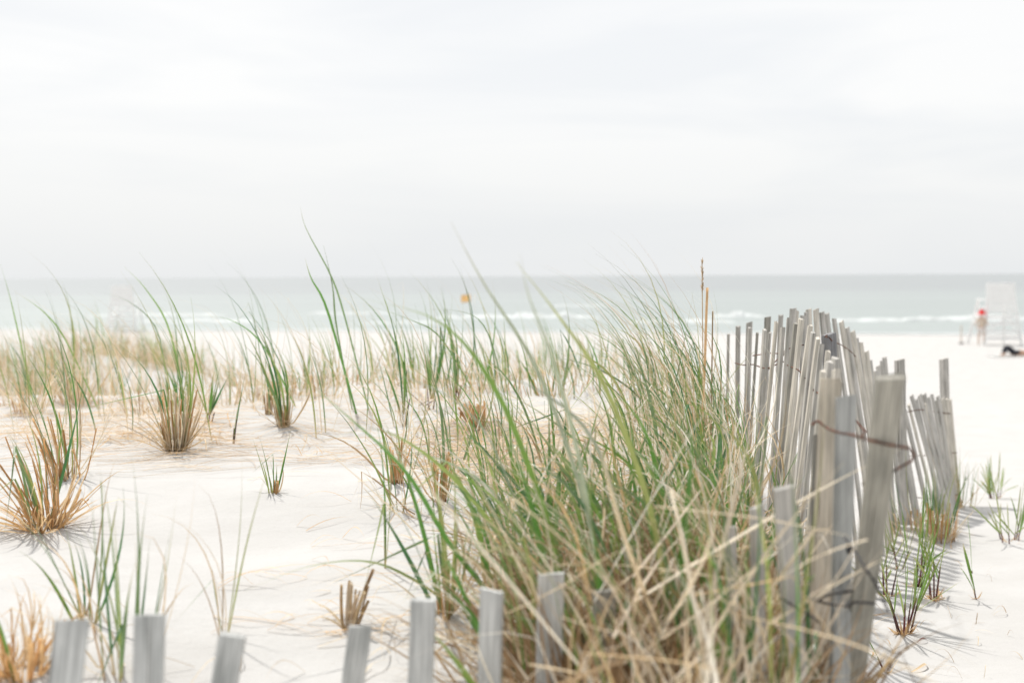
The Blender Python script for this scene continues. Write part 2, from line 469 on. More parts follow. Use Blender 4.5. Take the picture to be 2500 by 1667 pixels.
class Blades:
    """collects ribbons (folded leaf blades) that become one mesh"""
    def __init__(self):
        self.v, self.f, self.c, self.n = [], [], [], 0
    def add(self, P, W, side, col, fold=0.22):
        n, S, _ = P.shape
        T = np.gradient(P, axis=1)
        T /= np.linalg.norm(T, axis=2, keepdims=True) + 1e-9
        side = side - T * (side * T).sum(2, keepdims=True)
        side /= np.linalg.norm(side, axis=2, keepdims=True) + 1e-9
        nr = np.cross(T, side)
        w = W[..., None] * 0.5
        V = np.stack([P - side * w, P - nr * w * fold * 2, P + side * w], 2)      # n,S,3,3
        idx = (np.arange(n)[:, None] * S + np.arange(S - 1)[None]) * 3
        a = idx.reshape(-1, 1)
        F = np.concatenate([a + np.array([[0, 1, 4, 3]]), a + np.array([[1, 2, 5, 4]])], 0)
        self.v.append(V.reshape(-1, 3)); self.f.append(F + self.n)
        self.c.append(np.repeat(col[:, :, None, :], 3, axis=2).reshape(-1, 3))
        self.n += n * S * 3
    def tubes(self, P, R, col, k=5):
        n, S, _ = P.shape
        T = np.gradient(P, axis=1); T /= np.linalg.norm(T, axis=2, keepdims=True) + 1e-9
        h = np.where(np.abs(T[..., 2:3]) > 0.8, np.array([1.0, 0.1, 0]), np.array([0, 0.1, 1.0]))
        s = np.cross(T, h); s /= np.linalg.norm(s, axis=2, keepdims=True) + 1e-9
        q = np.cross(T, s)
        an = np.arange(k) / k * 2 * np.pi
        V = P[:, :, None] + R[..., None, None] * (s[:, :, None] * np.cos(an)[:, None] + q[:, :, None] * np.sin(an)[:, None])
        base = (np.arange(n)[:, None] * S + np.arange(S - 1)[None]).reshape(-1) * k
        j = np.arange(k); jn = (j + 1) % k
        F = np.stack([base[:, None] + j, base[:, None] + jn, base[:, None] + k + jn, base[:, None] + k + j], -1).reshape(-1, 4)
        self.v.append(V.reshape(-1, 3)); self.f.append(F + self.n)
        self.c.append(np.repeat(col[:, :, None, :], k, axis=2).reshape(-1, 3))
        self.n += n * S * k
    def build(self, name, mat, parent=None):
        if not self.v: return None
        me = np_mesh(name, np.concatenate(self.v), np.concatenate(self.f), True, np.concatenate(self.c))
        return link(name, me, mat, parent)

def U(a, b, n): return RNG.uniform(a, b, n)

def curve(root, L, az, tilt, wk, droop, S=10, wind=WIND, p=1.6, kink=0.0):
    n = len(root)
    t = np.linspace(0, 1, S)
    d0 = np.stack([np.sin(tilt) * np.cos(az), np.sin(tilt) * np.sin(az), np.cos(tilt)], -1)
    wa = RNG.normal(0, 0.45, n)
    wv = np.stack([wind[0] * np.cos(wa) - wind[1] * np.sin(wa), wind[0] * np.sin(wa) + wind[1] * np.cos(wa), np.zeros(n)], -1)
    D = d0[:, None, :] + wv[:, None, :] * (wk[:, None] * t ** p)[..., None] + np.array([0, 0, -1.0]) * (droop[:, None] * t ** 2.2)[..., None]
    if kink > 0:
        k = RNG.random(n) < kink
        tk = U(0.35, 0.8, n); ka = U(0, 2 * np.pi, n)
        after = (t[None] > tk[:, None]) & k[:, None]
        kv = np.stack([0.9 * np.cos(ka) - 0.5, 0.9 * np.sin(ka), U(-1.6, -0.6, n)], -1)
        D = np.where(after[..., None], D * 0.35 + kv[:, None, :], D)
    D /= np.linalg.norm(D, axis=2, keepdims=True)
    steps = D * (L / (S - 1))[:, None, None]
    P = root[:, None, :] + np.concatenate([np.zeros((n, 1, 3)), np.cumsum(steps[:, :-1], axis=1)], 1)
    return P

GREENS = 1.16 * np.array([[0.085, 0.200, 0.040], [0.140, 0.240, 0.050], [0.210, 0.275, 0.080], [0.055, 0.150, 0.050],
                          [0.255, 0.285, 0.095], [0.130, 0.200, 0.085]])
STRAWS = np.array([[0.62, 0.47, 0.28], [0.68, 0.55, 0.37], [0.56, 0.40, 0.21], [0.72, 0.61, 0.45], [0.40, 0.28, 0.16], [0.64, 0.54, 0.42]])
ORANGES = np.array([[0.72, 0.48, 0.24], [0.75, 0.54, 0.31], [0.58, 0.36, 0.16], [0.77, 0.60, 0.39]])
BLEACH = np.array([[0.80, 0.73, 0.60], [0.76, 0.66, 0.50], [0.84, 0.79, 0.69], [0.70, 0.57, 0.39]])
BROWNS = np.array([[0.24, 0.16, 0.09], [0.34, 0.23, 0.13], [0.45, 0.31, 0.18]])
REDS = 1.1 * np.array([[0.12, 0.030, 0.035], [0.17, 0.045, 0.045], [0.09, 0.03, 0.03]])

def tint(pal, n, S, tip=None, tipstart=0.6, base=None, basef=0.15, jit=0.12):
    c = pal[RNG.integers(0, len(pal), n)] * (1 + RNG.uniform(-jit, jit, (n, 1)))
    c = np.repeat(c[:, None, :], S, axis=1)
    t = np.linspace(0, 1, S)[None, :, None]
    if tip is not None:
        k = sstep(tipstart, 1.0, t) * RNG.uniform(0.0, 1.0, (n, 1, 1))
        c = c * (1 - k) + np.asarray(tip) * k
    if base is not None:
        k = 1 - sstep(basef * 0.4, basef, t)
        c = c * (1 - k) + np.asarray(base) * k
    return c

def hside(n, S, yaw=None):
    """flat side of each blade: a random heading"""
    a = U(0, 2 * np.pi, n) if yaw is None else yaw
    tw = U(-0.9, 0.9, n)
    t = np.linspace(0, 1, S)
    a = a[:, None] + tw[:, None] * t
    return np.stack([np.cos(a), np.sin(a), np.zeros_like(a)], -1)

def taper(W, S, base=0.75):
    t = np.linspace(0, 1, S)
    prof = (base + (1 - base) * np.minimum(t * 4, 1)) * (1 - sstep(0.35, 1.0, t) * 0.94)
    return W[:, None] * prof[None]

def roots_at(c, r, n):
    a = U(0, 2 * np.pi, n); q = np.sqrt(U(0, 1, n)) * r
    x = c[0] + q * np.cos(a); y = c[1] + q * np.sin(a)
    return np.stack([x, y, G(x, y) - 0.012], -1), a, q / max(r, 1e-6)

def green_into(B, c, r, n, h, w=(0.006, 0.010), tilt=(0.03, 0.4), wk=(0.15, 1.1), droop=(0.0, 0.7), pal=GREENS, S=11, base=(0.50, 0.38, 0.22), tip=(0.52, 0.45, 0.30), zoff=0.0, kink=0.12):
    if n <= 0: return
    R, a, q = roots_at(c, r, n)
    R[:, 2] += zoff
    L = U(h[0], h[1], n)
    P = curve(R, L, a + U(-0.7, 0.7, n), U(tilt[0], tilt[1], n) * (0.4 + 0.6 * q), U(wk[0], wk[1], n), U(droop[0], droop[1], n), S, kink=kink)
    B.add(P, taper(U(w[0], w[1], n), S), hside(n, S), tint(pal, n, S, tip, 0.55, base, 0.14))

def dry_into(B, c, r, n, h, w=(0.003, 0.007), tilt=(0.1, 0.8), wk=(0.1, 1.2), droop=(0.2, 1.6), pal=STRAWS, S=10, lift=0.0):
    if n <= 0: return
    R, a, q = roots_at(c, r, n)
    R[:, 2] += U(0, 1, n) * lift
    L = U(h[0], h[1], n)
    P = curve(R, L, a + U(-1.2, 1.2, n), U(tilt[0], tilt[1], n), U(wk[0], wk[1], n), U(droop[0], droop[1], n), S, kink=0.22)
    P[..., 2] = np.maximum(P[..., 2], G(P[..., 0], P[..., 1]) + 0.003)
    B.add(P, taper(U(w[0], w[1], n), S, 0.9), hside(n, S), tint(pal, n, S))

def stub_into(B, c, r, n, h, rad=(0.002, 0.0045), tilt=(0.02, 0.35), pal=ORANGES, lean=0.0, S=5):
    """stiff broken-off stalks standing in the sand"""
    if n <= 0: return
    R, a, q = roots_at(c, r, n)
    L = U(h[0], h[1], n)
    P = curve(R, L, a, U(tilt[0], tilt[1], n) * (0.3 + 0.7 * q), np.full(n, lean), U(0, 0.25, n), S, p=0.3, kink=0.12)
    rr = U(rad[0], rad[1], n)[:, None] * np.linspace(1.0, 0.8, S)[None]
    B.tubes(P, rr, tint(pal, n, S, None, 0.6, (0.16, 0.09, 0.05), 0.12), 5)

# --- individual tufts
def tuft(name, base, label, green=0, dry=0, stub=0, h=(0.3, 0.6), hs=(0.10, 0.2), r=0.03, group=None, gw=(0.006, 0.010), dw=(0.003, 0.006),
         hd=None, lean=0.0, wk=(0.15, 1.1), pal_stub=ORANGES, rad=(0.002, 0.0045), tilt=(0.03, 0.4), stilt=(0.02, 0.35), dtilt=(0.1, 0.8), zoff=0.0, gpal=GREENS, cat='grass tuft', dpal=STRAWS):
    e = empty(name, base)
    c = (base.x, base.y)
    for _ in range(green):
        B = Blades(); green_into(B, c, r * 0.8, 1, h, gw, tilt, wk, pal=gpal, zoff=zoff); B.build('blade', M_GREEN, e)
    if dry:
        B = Blades(); dry_into(B, c, r, dry, hd or (h[0] * 0.6, h[1] * 0.9), dw, tilt=dtilt, pal=dpal); B.build('dry_blades', M_STRAW, e)['kind'] = 'stuff'
    for _ in range(stub):
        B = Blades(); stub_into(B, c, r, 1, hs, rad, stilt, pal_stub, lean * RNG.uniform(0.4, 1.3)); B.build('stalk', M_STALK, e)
    tag(e, label, cat, group)
    return e

# left and middle of the dune, behind the front fence
tuft('beach_grass_tuft', gp(430, 1098), 'upright tuft with thick golden straw base on bare sand left of centre', 11, 40, 70, (0.36, 0.70), (0.07, 0.25), 0.036, rad=(0.0013, 0.0032), dtilt=(0.05, 1.1), hd=(0.1, 0.4), pal_stub=np.concatenate([ORANGES, BLEACH]), stilt=(0.03, 0.38), wk=(0.3, 1.2), tilt=(0.05, 0.5))
tuft('beach_grass_tuft', gp(105, 1290), 'wide fan of coarse tan and orange stalks at the left edge', 9, 60, 36, (0.26, 0.50), (0.06, 0.26), 0.045, rad=(0.0013, 0.0034), stilt=(0.05, 0.55), lean=0.45, tilt=(0.1, 0.6), dpal=ORANGES, hd=(0.12, 0.30), dtilt=(0.4, 1.3))
tuft('beach_grass_tuft', gp(165, 1168), 'thin broken straw stalks with green blades above the orange fan at left', 8, 14, 16, (0.4, 0.72), (0.10, 0.22), 0.05, stilt=(0.05, 0.4), lean=0.3, wk=(0.4, 1.0), gw=(0.004, 0.008), rad=(0.0018, 0.0038))
tuft('beach_grass_tuft', gp(694, 1040), 'small green tuft rising from a short cut straw bundle near centre left', 12, 20, 34, (0.28, 0.52), (0.05, 0.14), 0.026, rad=(0.0013, 0.003), stilt=(0.02, 0.3), wk=(0.3, 0.9), hd=(0.08, 0.3), dtilt=(0.05, 1.0), pal_stub=np.concatenate([ORANGES, BLEACH]))
tuft('straw_stub', gp(659, 1012), 'short pale straw stub just behind the small cut bundle', 0, 0, 14, hs=(0.06, 0.11), r=0.016, stilt=(0.0, 0.12), pal_stub=STRAWS, cat='straw stub')
tuft('grass_sprout', gp(668, 1203), 'lone little green sprout on smooth bare sand in front of the small tuft', 9, 3, 5, (0.09, 0.22), (0.03, 0.06), 0.014, gw=(0.004, 0.007), wk=(0.0, 0.3), tilt=(0.05, 0.4), cat='grass sprout')
tuft('grass_sprout', gp(509, 1030), 'green sprout with two spread leaves and dark red base near the golden tuft', 6, 0, 4, (0.16, 0.30), (0.05, 0.08), 0.012, pal_stub=REDS, wk=(0.0, 0.3), tilt=(0.3, 0.75), gw=(0.008, 0.011), cat='grass sprout', zoff=0.04)
tuft('grass_sprout', gp(567, 1083), 'single thin red stem standing alone between golden tuft and cut bundle', 2, 0, 2, (0.22, 0.42), (0.06, 0.12), 0.006, pal_stub=REDS, rad=(0.0018, 0.0025), gw=(0.003, 0.005), wk=(-0.2, 0.2), cat='grass sprout')
tuft('beach_grass_tuft', gp(795, 925), 'tall vivid dark green tuft standing above the dune crest against the sea', 22, 24, 10, (0.35, 0.92), (0.08, 0.16), 0.07, wk=(0.05, 0.75), tilt=(0.05, 0.55), gpal=GREENS[[0, 3, 3, 5]], gw=(0.008, 0.013))
tuft('grass_sprout', gp(937, 1385), 'two slender curved stems rising from bare sand left of the dense grass', 3, 0, 0, (0.32, 0.45), (0.1, 0.2), 0.012, wk=(0.2, 0.5), tilt=(0.1, 0.3), gw=(0.004, 0.006), cat='grass sprout')
tuft('beach_grass_tuft', gp(1092, 1500), 'bright green rosette right behind a grey slat of the front fence', 15, 6, 4, (0.20, 0.46), (0.04, 0.08), 0.02, wk=(0.0, 0.4), tilt=(0.1, 0.7), gw=(0.006, 0.010))
tuft('beach_grass_tuft', gp(300, 1640), 'blurred green tuft between the two leftmost front slats', 13, 10, 4, (0.18, 0.44), (0.06, 0.12), 0.05, wk=(-0.2, 0.4), tilt=(0.02, 0.45), gw=(0.004, 0.008))
tuft('beach_grass_tuft', gp(215, 1512), 'blurred green rosette of broad blades above the leftmost front slat', 10, 6, 0, (0.18, 0.46), (0.06, 0.12), 0.03, wk=(0.0, 0.8), tilt=(0.02, 0.6), gw=(0.005, 0.009))
tuft('dry_grass_tuft', gp(32, 1640), 'dry orange brown clump in the bottom left corner', 1, 90, 16, (0.15, 0.3), (0.04, 0.11), 0.05, rad=(0.0015, 0.003), stilt=(0.1, 0.8), dpal=ORANGES, hd=(0.06, 0.2), cat='dry clump')
tuft('grass_sprout', gp(548, 1562), 'few thin pale stems behind the third front slat', 3, 5, 0, (0.22, 0.42), (0.1, 0.2), 0.01, wk=(-0.2, 0.3), tilt=(0.05, 0.35), gw=(0.0025, 0.004), dw=(0.002, 0.003), hd=(0.2, 0.34), dtilt=(0.05, 0.3), cat='grass sprout')
tuft('straw_stub', gp(858, 1530), 'ragged tan straw stub leaning behind the fourth front slat', 0, 5, 12, hs=(0.06, 0.13), r=0.014, stilt=(0.1, 0.45), lean=-0.3, pal_stub=STRAWS, hd=(0.05, 0.12), cat='straw stub')
tuft('straw_stub', gp(966, 1178), 'tan straw stub among fallen straw left of the dense grass', 2, 6, 12, (0.2, 0.4), (0.06, 0.14), 0.018, stilt=(0.05, 0.3), lean=-0.1, cat='straw stub')
tuft('straw_stub', gp(1078, 1228), 'orange straw stub beside the edge of the dense grass', 3, 5, 14, (0.3, 0.5), (0.08, 0.16), 0.02, stilt=(0.05, 0.35), lean=-0.15, cat='straw stub')
tuft('straw_stub', gp(1166, 1045), 'thick tilted bundle of cut reeds lying among the straw', 0, 4, 26, hs=(0.08, 0.13), r=0.03, rad=(0.003, 0.005), stilt=(0.2, 0.5), lean=0.5, pal_stub=ORANGES, cat='straw stub')
for (u, v, lab, ng) in ((984, 1040, 'green shoot with dark red stem right of the cut bundle', 5), (1053, 1000, 'leafy shoot with red foot in front of the dune crest', 8),
                        (1112, 985, 'yellow tipped leafy shoot with reddish foot near the tilted reeds', 9)):
    tuft('grass_shoot', gp(u, v), lab, ng, 3, 3, (0.25, 0.5), (0.07, 0.14), 0.012, pal_stub=REDS, rad=(0.002, 0.003), wk=(0.1, 0.6), tilt=(0.1, 0.5), cat='grass shoot', zoff=0.06)
tuft('beach_grass_tuft', gp(185, 985), 'loose tuft of green blades and dark straw near the left edge of the crest', 9, 44, 12, (0.3, 0.6), (0.08, 0.16), 0.08, wk=(0.2, 1.2), gw=(0.004, 0.008), rad=(0.0016, 0.003))
tuft('beach_grass_tuft', gp(72, 1010), 'sparse tall blades bending left at the far left of the crest', 5, 26, 8, (0.35, 0.65), (0.06, 0.14), 0.07, wk=(0.3, 1.1), gw=(0.004, 0.007))

# --- reed sprouts on the bare sand right of the fence: dark red stems, stiff green leaves
def sprout(u, v, label, stems, hs, leaf, straw=10, group=None, lw=(0.005, 0.009), tilt=(0.02, 0.35), r=0.022, leaves=3, name='reed_sprout'):
    base = gp(u, v)
    e = empty(name, base)
    B = Blades()
    R, a, q = roots_at((base.x, base.y), r, stems)
    L = U(hs[0], hs[1], stems)
    P = curve(R, L, a, U(tilt[0], tilt[1], stems), np.zeros(stems), np.zeros(stems), 6)
    up = REDS[RNG.integers(0, 3, stems)][:, None, :] * np.ones((1, 6, 1))
    k = sstep(0.72, 1.0, np.linspace(0, 1, 6))[None, :, None]
    up = up * (1 - k) + np.array([0.30, 0.30, 0.10]) * k
    R6 = np.linspace(0.0040, 0.0024, 6)[None] * U(0.8, 1.15, stems)[:, None]
    for s in range(stems):
        B = Blades(); B.tubes(P[s:s + 1], R6[s:s + 1], up[s:s + 1], 6)
        stem = B.build('stem', M_STRAW, e)
        for j in range(leaves):
            q0 = P[s, 5 if j == 0 else (4 if j == 1 else 3)][None]
            az = np.array([a[s] + RNG.uniform(-1.5, 1.5)])
            d = (P[s, 5] - P[s, 0]); d /= np.linalg.norm(d)
            t0 = math.acos(max(-1, min(1, d[2])))
            azs = math.atan2(d[1], d[0])
            if j == 0:
                az = np.array([azs]); tl = np.array([t0 + RNG.uniform(-0.1, 0.15)])
            else:
                tl = np.array([RNG.uniform(0.30, 1.15)])
            Ll = np.array([RNG.uniform(leaf[0], leaf[1]) * (1.0 if j == 0 else 0.75)])
            C = curve(q0, Ll, az, tl, np.array([RNG.uniform(-0.05, 0.25)]), np.array([RNG.uniform(0, 0.25)]), 9)
            t = np.linspace(0, 1, 9)
            W = (RNG.uniform(lw[0], lw[1]) * np.sin(np.pi * (0.12 + 0.88 * t)) ** 0.7)[None]
            Bl = Blades()
            Bl.add(C, W, hside(1, 9), tint(GREENS[[1, 2, 4]], 1, 9, (0.5, 0.42, 0.2), 0.75))
            lf = Bl.build('leaf', M_GREEN)
            lf.parent = stem
            lf.matrix_parent_inverse = Matrix.Identity(4)
    if straw:
        B = Blades()
        dry_into(B, (base.x, base.y), r * 0.8, straw, (0.03, 0.085), (0.003, 0.007), (0.3, 1.1), (0, 0.2), (0, 0.5), ORANGES, 6)
        B.build('straw_base', M_STRAW, e)['kind'] = 'stuff'
    tag(e, label, 'reed sprout', group)

sprout(2206, 1545, 'largest red stemmed reed sprout on the sand, nearest the big slat', 6, (0.10, 0.18), (0.20, 0.36), 34, tilt=(0.05, 0.45))
sprout(2282, 1462, 'red stemmed sprout with straw base right behind the largest one', 4, (0.09, 0.15), (0.16, 0.28), 22)
sprout(2236, 1432, 'upright sprout with crossing leaves just left of the straw based sprout', 4, (0.10, 0.16), (0.16, 0.30), 8)
sprout(2166, 1455, 'sprout half hidden by the big leaning slat', 4, (0.10, 0.16), (0.14, 0.26), 6)
sprout(2384, 1462, 'single small sprout with one broad leaf standing alone on the right', 1, (0.05, 0.07), (0.15, 0.19), 5, lw=(0.012, 0.014), tilt=(0.1, 0.2), r=0.004, leaves=2)
sprout(2470, 1322, 'loose green tuft with yellow leaf at the right edge', 6, (0.05, 0.10), (0.14, 0.28), 10, r=0.06, tilt=(0.1, 0.5))
sprout(2432, 1216, 'small blurred green tuft farthest out on the right sand', 7, (0.04, 0.08), (0.14, 0.26), 3, r=0.04, tilt=(0.05, 0.3), lw=(0.008, 0.013))
sprout(2164, 1640, 'tiny shoot with a red bulb foot at the bottom beside the fence', 1, (0.05, 0.06), (0.10, 0.13), 4, r=0.004, tilt=(0.5, 0.6), leaves=2)
sprout(2374, 1398, 'thin single blade rising from sand behind the broad leaf sprout', 1, (0.02, 0.03), (0.22, 0.26), 0, lw=(0.003, 0.004), tilt=(0.0, 0.06), r=0.003, leaves=1)
sprout(2195, 1388, 'dark slanting shoot at the foot of the fence shadow', 3, (0.10, 0.16), (0.14, 0.3), 4, tilt=(0.1, 0.55))
tuft('dry_grass_tuft', gp(2298, 1318), 'orange straw clump with green blades at the end of the leaning fence', 12, 34, 26, (0.25, 0.5), (0.08, 0.18), 0.06, wk=(-0.4, 0.2), hd=(0.08, 0.25), cat='dry clump')
tuft('beach_grass_tuft', gp(2238, 1300), 'green blades growing through straw at the foot of the leaning fence', 13, 46, 10, (0.25, 0.5), (0.06, 0.14), 0.13, wk=(-0.3, 0.6), hd=(0.06, 0.24), gw=(0.003, 0.007))
tuft('beach_grass_tuft', gp(2345, 1240), 'fine green tuft beside the last slats of the leaning fence', 12, 14, 4, (0.25, 0.5), (0.06, 0.14), 0.09, wk=(-0.5, 0.3), gw=(0.003, 0.006))

# --- fallen leaf and straw bits lying on the right sand
def fallen(u, v, label, L, az, w, pal, name='fallen_leaf'):
    p = gp(u, v)
    S = 9; t = np.linspace(0, 1, S)
    x = p.x + np.cos(az + 0.5 * t) * L * t; y = p.y + np.sin(az + 0.5 * t) * L * t
    z = G(x, y) + 0.004 + 0.012 * np.sin(np.pi * t)
    B = Blades()
    B.add(np.stack([x, y, z], -1)[None], (w * np.sin(np.pi * (0.08 + 0.9 * t)) ** 0.6)[None], np.tile(np.array([-math.sin(az), math.cos(az), 0.2]), (1, S, 1)), tint(pal, 1, S))
    o = B.build(name, M_STRAW)
    tag(o, label, 'fallen leaf')
fallen(2225, 1642, 'curved orange dead leaf lying on the sand at lower right', 0.14, 0.5, 0.010, ORANGES)
fallen(2238, 1570, 'small dark red leaf scrap in front of the largest reed sprout', 0.05, 0.1, 0.007, REDS)
fallen(2128, 1605, 'short tan twig lying against the big leaning slat', 0.10, 1.0, 0.006, ORANGES)
fallen(2300, 1462, 'tan straw scrap lying right of the straw based sprout', 0.10, 1.3, 0.005, ORANGES)

def px_curve(pts, S=16):
    """smooth curve through (u, v, depth) points"""
    P = np.array([list(at(*p)) for p in pts])
    k = len(P)
    s = np.linspace(0, k - 1, S)
    out = []
    for q in s:
        i = min(int(q), k - 2); f = q - i
        p0, p1, p2, p3 = P[max(i - 1, 0)], P[i], P[i + 1], P[min(i + 2, k - 1)]
        out.append(0.5 * ((2 * p1) + (-p0 + p2) * f + (2 * p0 - 5 * p1 + 4 * p2 - p3) * f * f + (-p0 + 3 * p1 - 3 * p2 + p3) * f ** 3))
    return np.array(out)

def long_blade(B, pts, w, pal, sideaz=None, S=16, fold=0.2):
    P = px_curve(pts, S)[None]
    B.add(P, taper(np.array([w]), S, 0.9), hside(1, S, None if sideaz is None else np.array([sideaz])), tint(pal, 1, S, (0.55, 0.5, 0.36), 0.6), fold)

# --- the dense grass between the two arms of the fence
def mass():
    Bg, Bd = Blades(), Blades()
    n_cl = 0
    # clump centres spread over the sand inside the fence corner
    tries = 0
    while n_cl < 96 and tries < 6000:
        tries += 1
        y = 2.32 + (5.7 - 2.32) * RNG.random() ** 1.15
        u = RNG.uniform(1120, 1960)
        x = (u - 1250) / FPX * y
        if x > float(fence_x(y)) - 0.05: continue
        dens = float(sstep(1060, 1420, u)) * 0.9 + 0.1
        if y > 3.4: dens *= 0.10 + 0.90 * float(sstep(1420, 1740, u))
        if RNG.random() > dens: continue
        n_cl += 1
        tall = 1.0 if y < 3.4 else 1.08
        g = int(RNG.integers(2, 7)); d = int(RNG.integers(4, 12))
        green_into(Bg, (x, y), 0.05, g, (0.22 * tall, 0.58 * tall), (0.0035, 0.0110), (0.02, 0.8), (0.2, 2.1), (0.0, 1.4), kink=0.28)
        dry_into(Bd, (x, y), 0.08, d, (0.16, 0.60), (0.0025, 0.0075), (0.05, 1.1), (0.0, 1.9), (0.1, 1.8), np.concatenate([BLEACH, BLEACH, STRAWS[[2, 4]]]))
    for _ in range(26):
        u, v = RNG.uniform(960, 1260), RNG.uniform(985, 1330)
        c = gp(u, v)
        green_into(Bg, (c.x, c.y), 0.02, int(RNG.integers(1, 4)), (0.20, 0.50), (0.004, 0.009), (0.05, 0.6), (0.2, 1.5), (0.0, 0.9))
        dry_into(Bd, (c.x, c.y), 0.04, int(RNG.integers(2, 7)), (0.12, 0.4), (0.0025, 0.005), (0.1, 1.2), (0.0, 1.4), (0.1, 1.4), np.concatenate([BLEACH, STRAWS]))
    # low tangle of dead straw round the stems near the fence corner
    for _ in range(60):
        y = RNG.uniform(2.3, 3.7); u = RNG.uniform(1240, 1930); x = (u - 1250) / FPX * y
        if x > float(fence_x(y)) - 0.02: continue
        dry_into(Bd, (x, y), 0.10, 16, (0.12, 0.38), (0.003, 0.007), (0.4, 1.35), (-0.4, 0.6), (0.2, 1.5), STRAWS[[0, 1, 2, 4, 4]])
    for _ in range(70):
        y = RNG.uniform(2.15, 3.3); u = RNG.uniform(1300, 1930); x = (u - 1250) / FPX * y
        if x > float(fence_x(y)) + 0.02: continue
        dry_into(Bd, (x, y), 0.10, 14, (0.10, 0.30), (0.003, 0.007), (0.3, 1.4), (-0.6, 0.6), (0.2, 1.5), BROWNS)
    # straw spilling through the slats in front of the fence
    for _ in range(40):
        y = RNG.uniform(1.84, 2.12); u = RNG.uniform(1420, 1815); x = (u - 1250) / FPX * y
        dry_into(Bd, (x, y), 0.07, 7, (0.14, 0.42), (0.0032, 0.0085), (0.05, 1.45), (-1.2, 1.2), (0.0, 1.3), np.concatenate([BLEACH, STRAWS, BROWNS]))
        if RNG.random() < 0.2: green_into(Bg, (x, y), 0.05, 1, (0.3, 0.5), (0.004, 0.008), (0.02, 0.4), (0.0, 0.9), (0.0, 0.6))
    # bleached straws caught high on the fence, crossing every way
    for _ in range(46):
        y = RNG.uniform(1.86, 2.3); u = RNG.uniform(1340, 1900); x = (u - 1250) / FPX * y
        dry_into(Bd, (x, y), 0.04, 1, (0.22, 0.55), (0.0040, 0.0080), (0.5, 1.6), (-0.5, 0.5), (0.0, 0.5), np.concatenate([BLEACH, STRAWS]), 12, 0.28)
    for _ in range(70):  # extra brown straws, colour darkened to imitate shade inside the tangle
        y = RNG.uniform(2.1, 2.7); u = RNG.uniform(1330, 1960); x = (u - 1250) / FPX * y
        dry_into(Bd, (x, y), 0.07, 12, (0.16, 0.38), (0.003, 0.007), (0.05, 0.7), (-0.5, 0.8), (0.0, 0.9), BROWNS * np.array([0.85, 0.8, 0.75]))
    # blades standing before the short slats left of the corner
    for _ in range(16):
        y = RNG.uniform(1.95, 2.13); u = RNG.uniform(1660, 1960); x = (u - 1250) / FPX * y
        green_into(Bg, (x, y), 0.02, 1, (0.34, 0.62), (0.004, 0.009), (0.02, 0.3), (0.1, 0.8), (0.0, 0.5))
        dry_into(Bd, (x, y), 0.03, 2, (0.25, 0.55), (0.003, 0.007), (0.02, 0.6), (-0.2, 1.0), (0.0, 1.2), np.concatenate([BLEACH, STRAWS]))
    # fine tall blades near the receding fence, combed over by the wind
    for _ in range(26):
        y = RNG.uniform(4.3, 5.9); u = RNG.uniform(1560, 1815); x = (u - 1250) / FPX * y
        if x > float(fence_x(y)) - 0.04: continue
        green_into(Bg, (x, y), 0.05, 4, (0.42, 0.85), (0.003, 0.006), (0.02, 0.3), (0.9, 2.4), (0.1, 1.0), tip=(0.6, 0.5, 0.38))
        dry_into(Bd, (x, y), 0.06, 6, (0.35, 0.85), (0.0018, 0.0040), (0.02, 0.35), (0.7, 2.4), (0.0, 1.0), np.concatenate([BLEACH, STRAWS * np.array([0.9, 0.82, 0.78])]))
    return Bg, Bd
BG, BD = mass()

G_PALE = np.array([[0.24, 0.30, 0.20], [0.30, 0.34, 0.24]])
# long arching blades that stand out of the mass
long_blade(BG, [(1330, 1480, 2.9), (1260, 1230, 2.75), (1150, 1010, 2.6), (930, 905, 2.45), (660, 893, 2.3)], 0.012, G_PALE, 1.57)
long_blade(BG, [(1420, 1560, 2.5), (1330, 1250, 2.45), (1215, 960, 2.4), (1080, 790, 2.35), (890, 730, 2.3)], 0.010, GREENS)
long_blade(BG, [(1500, 1560, 2.5), (1420, 1200, 2.45), (1310, 900, 2.4), (1180, 690, 2.3), (1100, 540, 2.2)], 0.008, G_PALE)
long_blade(BG, [(1480, 1540, 2.4), (1420, 1150, 2.3), (1350, 880, 2.2), (1290, 720, 2.1), (1270, 620, 2.05)], 0.008, G_PALE)
long_blade(BG, [(1640, 1560, 2.45), (1590, 1250, 2.4), (1480, 950, 2.35), (1370, 780, 2.3), (1260, 640, 2.2)], 0.010, GREENS)
long_blade(BG, [(1560, 1560, 2.5), (1520, 1300, 2.45), (1440, 1060, 2.4), (1270, 930, 2.3), (1120, 930, 2.25)], 0.011, G_PALE)
long_blade(BG, [(1230, 1490, 2.7), (1100, 1330, 2.65), (990, 1150, 2.6), (830, 1000, 2.55), (700, 890, 2.5)], 0.009, GREENS)
long_blade(BG, [(1130, 1500, 2.9), (1020, 1420, 2.8), (900, 1370, 2.7), (740, 1385, 2.6), (560, 1460, 2.5)], 0.009, GREENS[[4, 2]])
long_blade(BG, [(1300, 1320, 3.2), (1180, 1180, 3.1), (1040, 1110, 3.0), (900, 1105, 2.9)], 0.011, G_PALE)
long_blade(BG, [(1670, 1570, 2.5), (1668, 1350, 2.5), (1685, 1150, 2.5), (1690, 1020, 2.5)], 0.012, GREENS[[3, 0]], 0.2)
long_blade(BG, [(1460, 1640, 2.3), (1465, 1480, 2.3), (1455, 1330, 2.3), (1420, 1180, 2.3)], 0.012, GREENS[[0, 1]], 0.1)
long_blade(BG, [(1380, 1560, 2.6), (1330, 1380, 2.55), (1280, 1170, 2.5), (1200, 960, 2.45)], 0.013, GREENS[[0, 3]], 0.3)
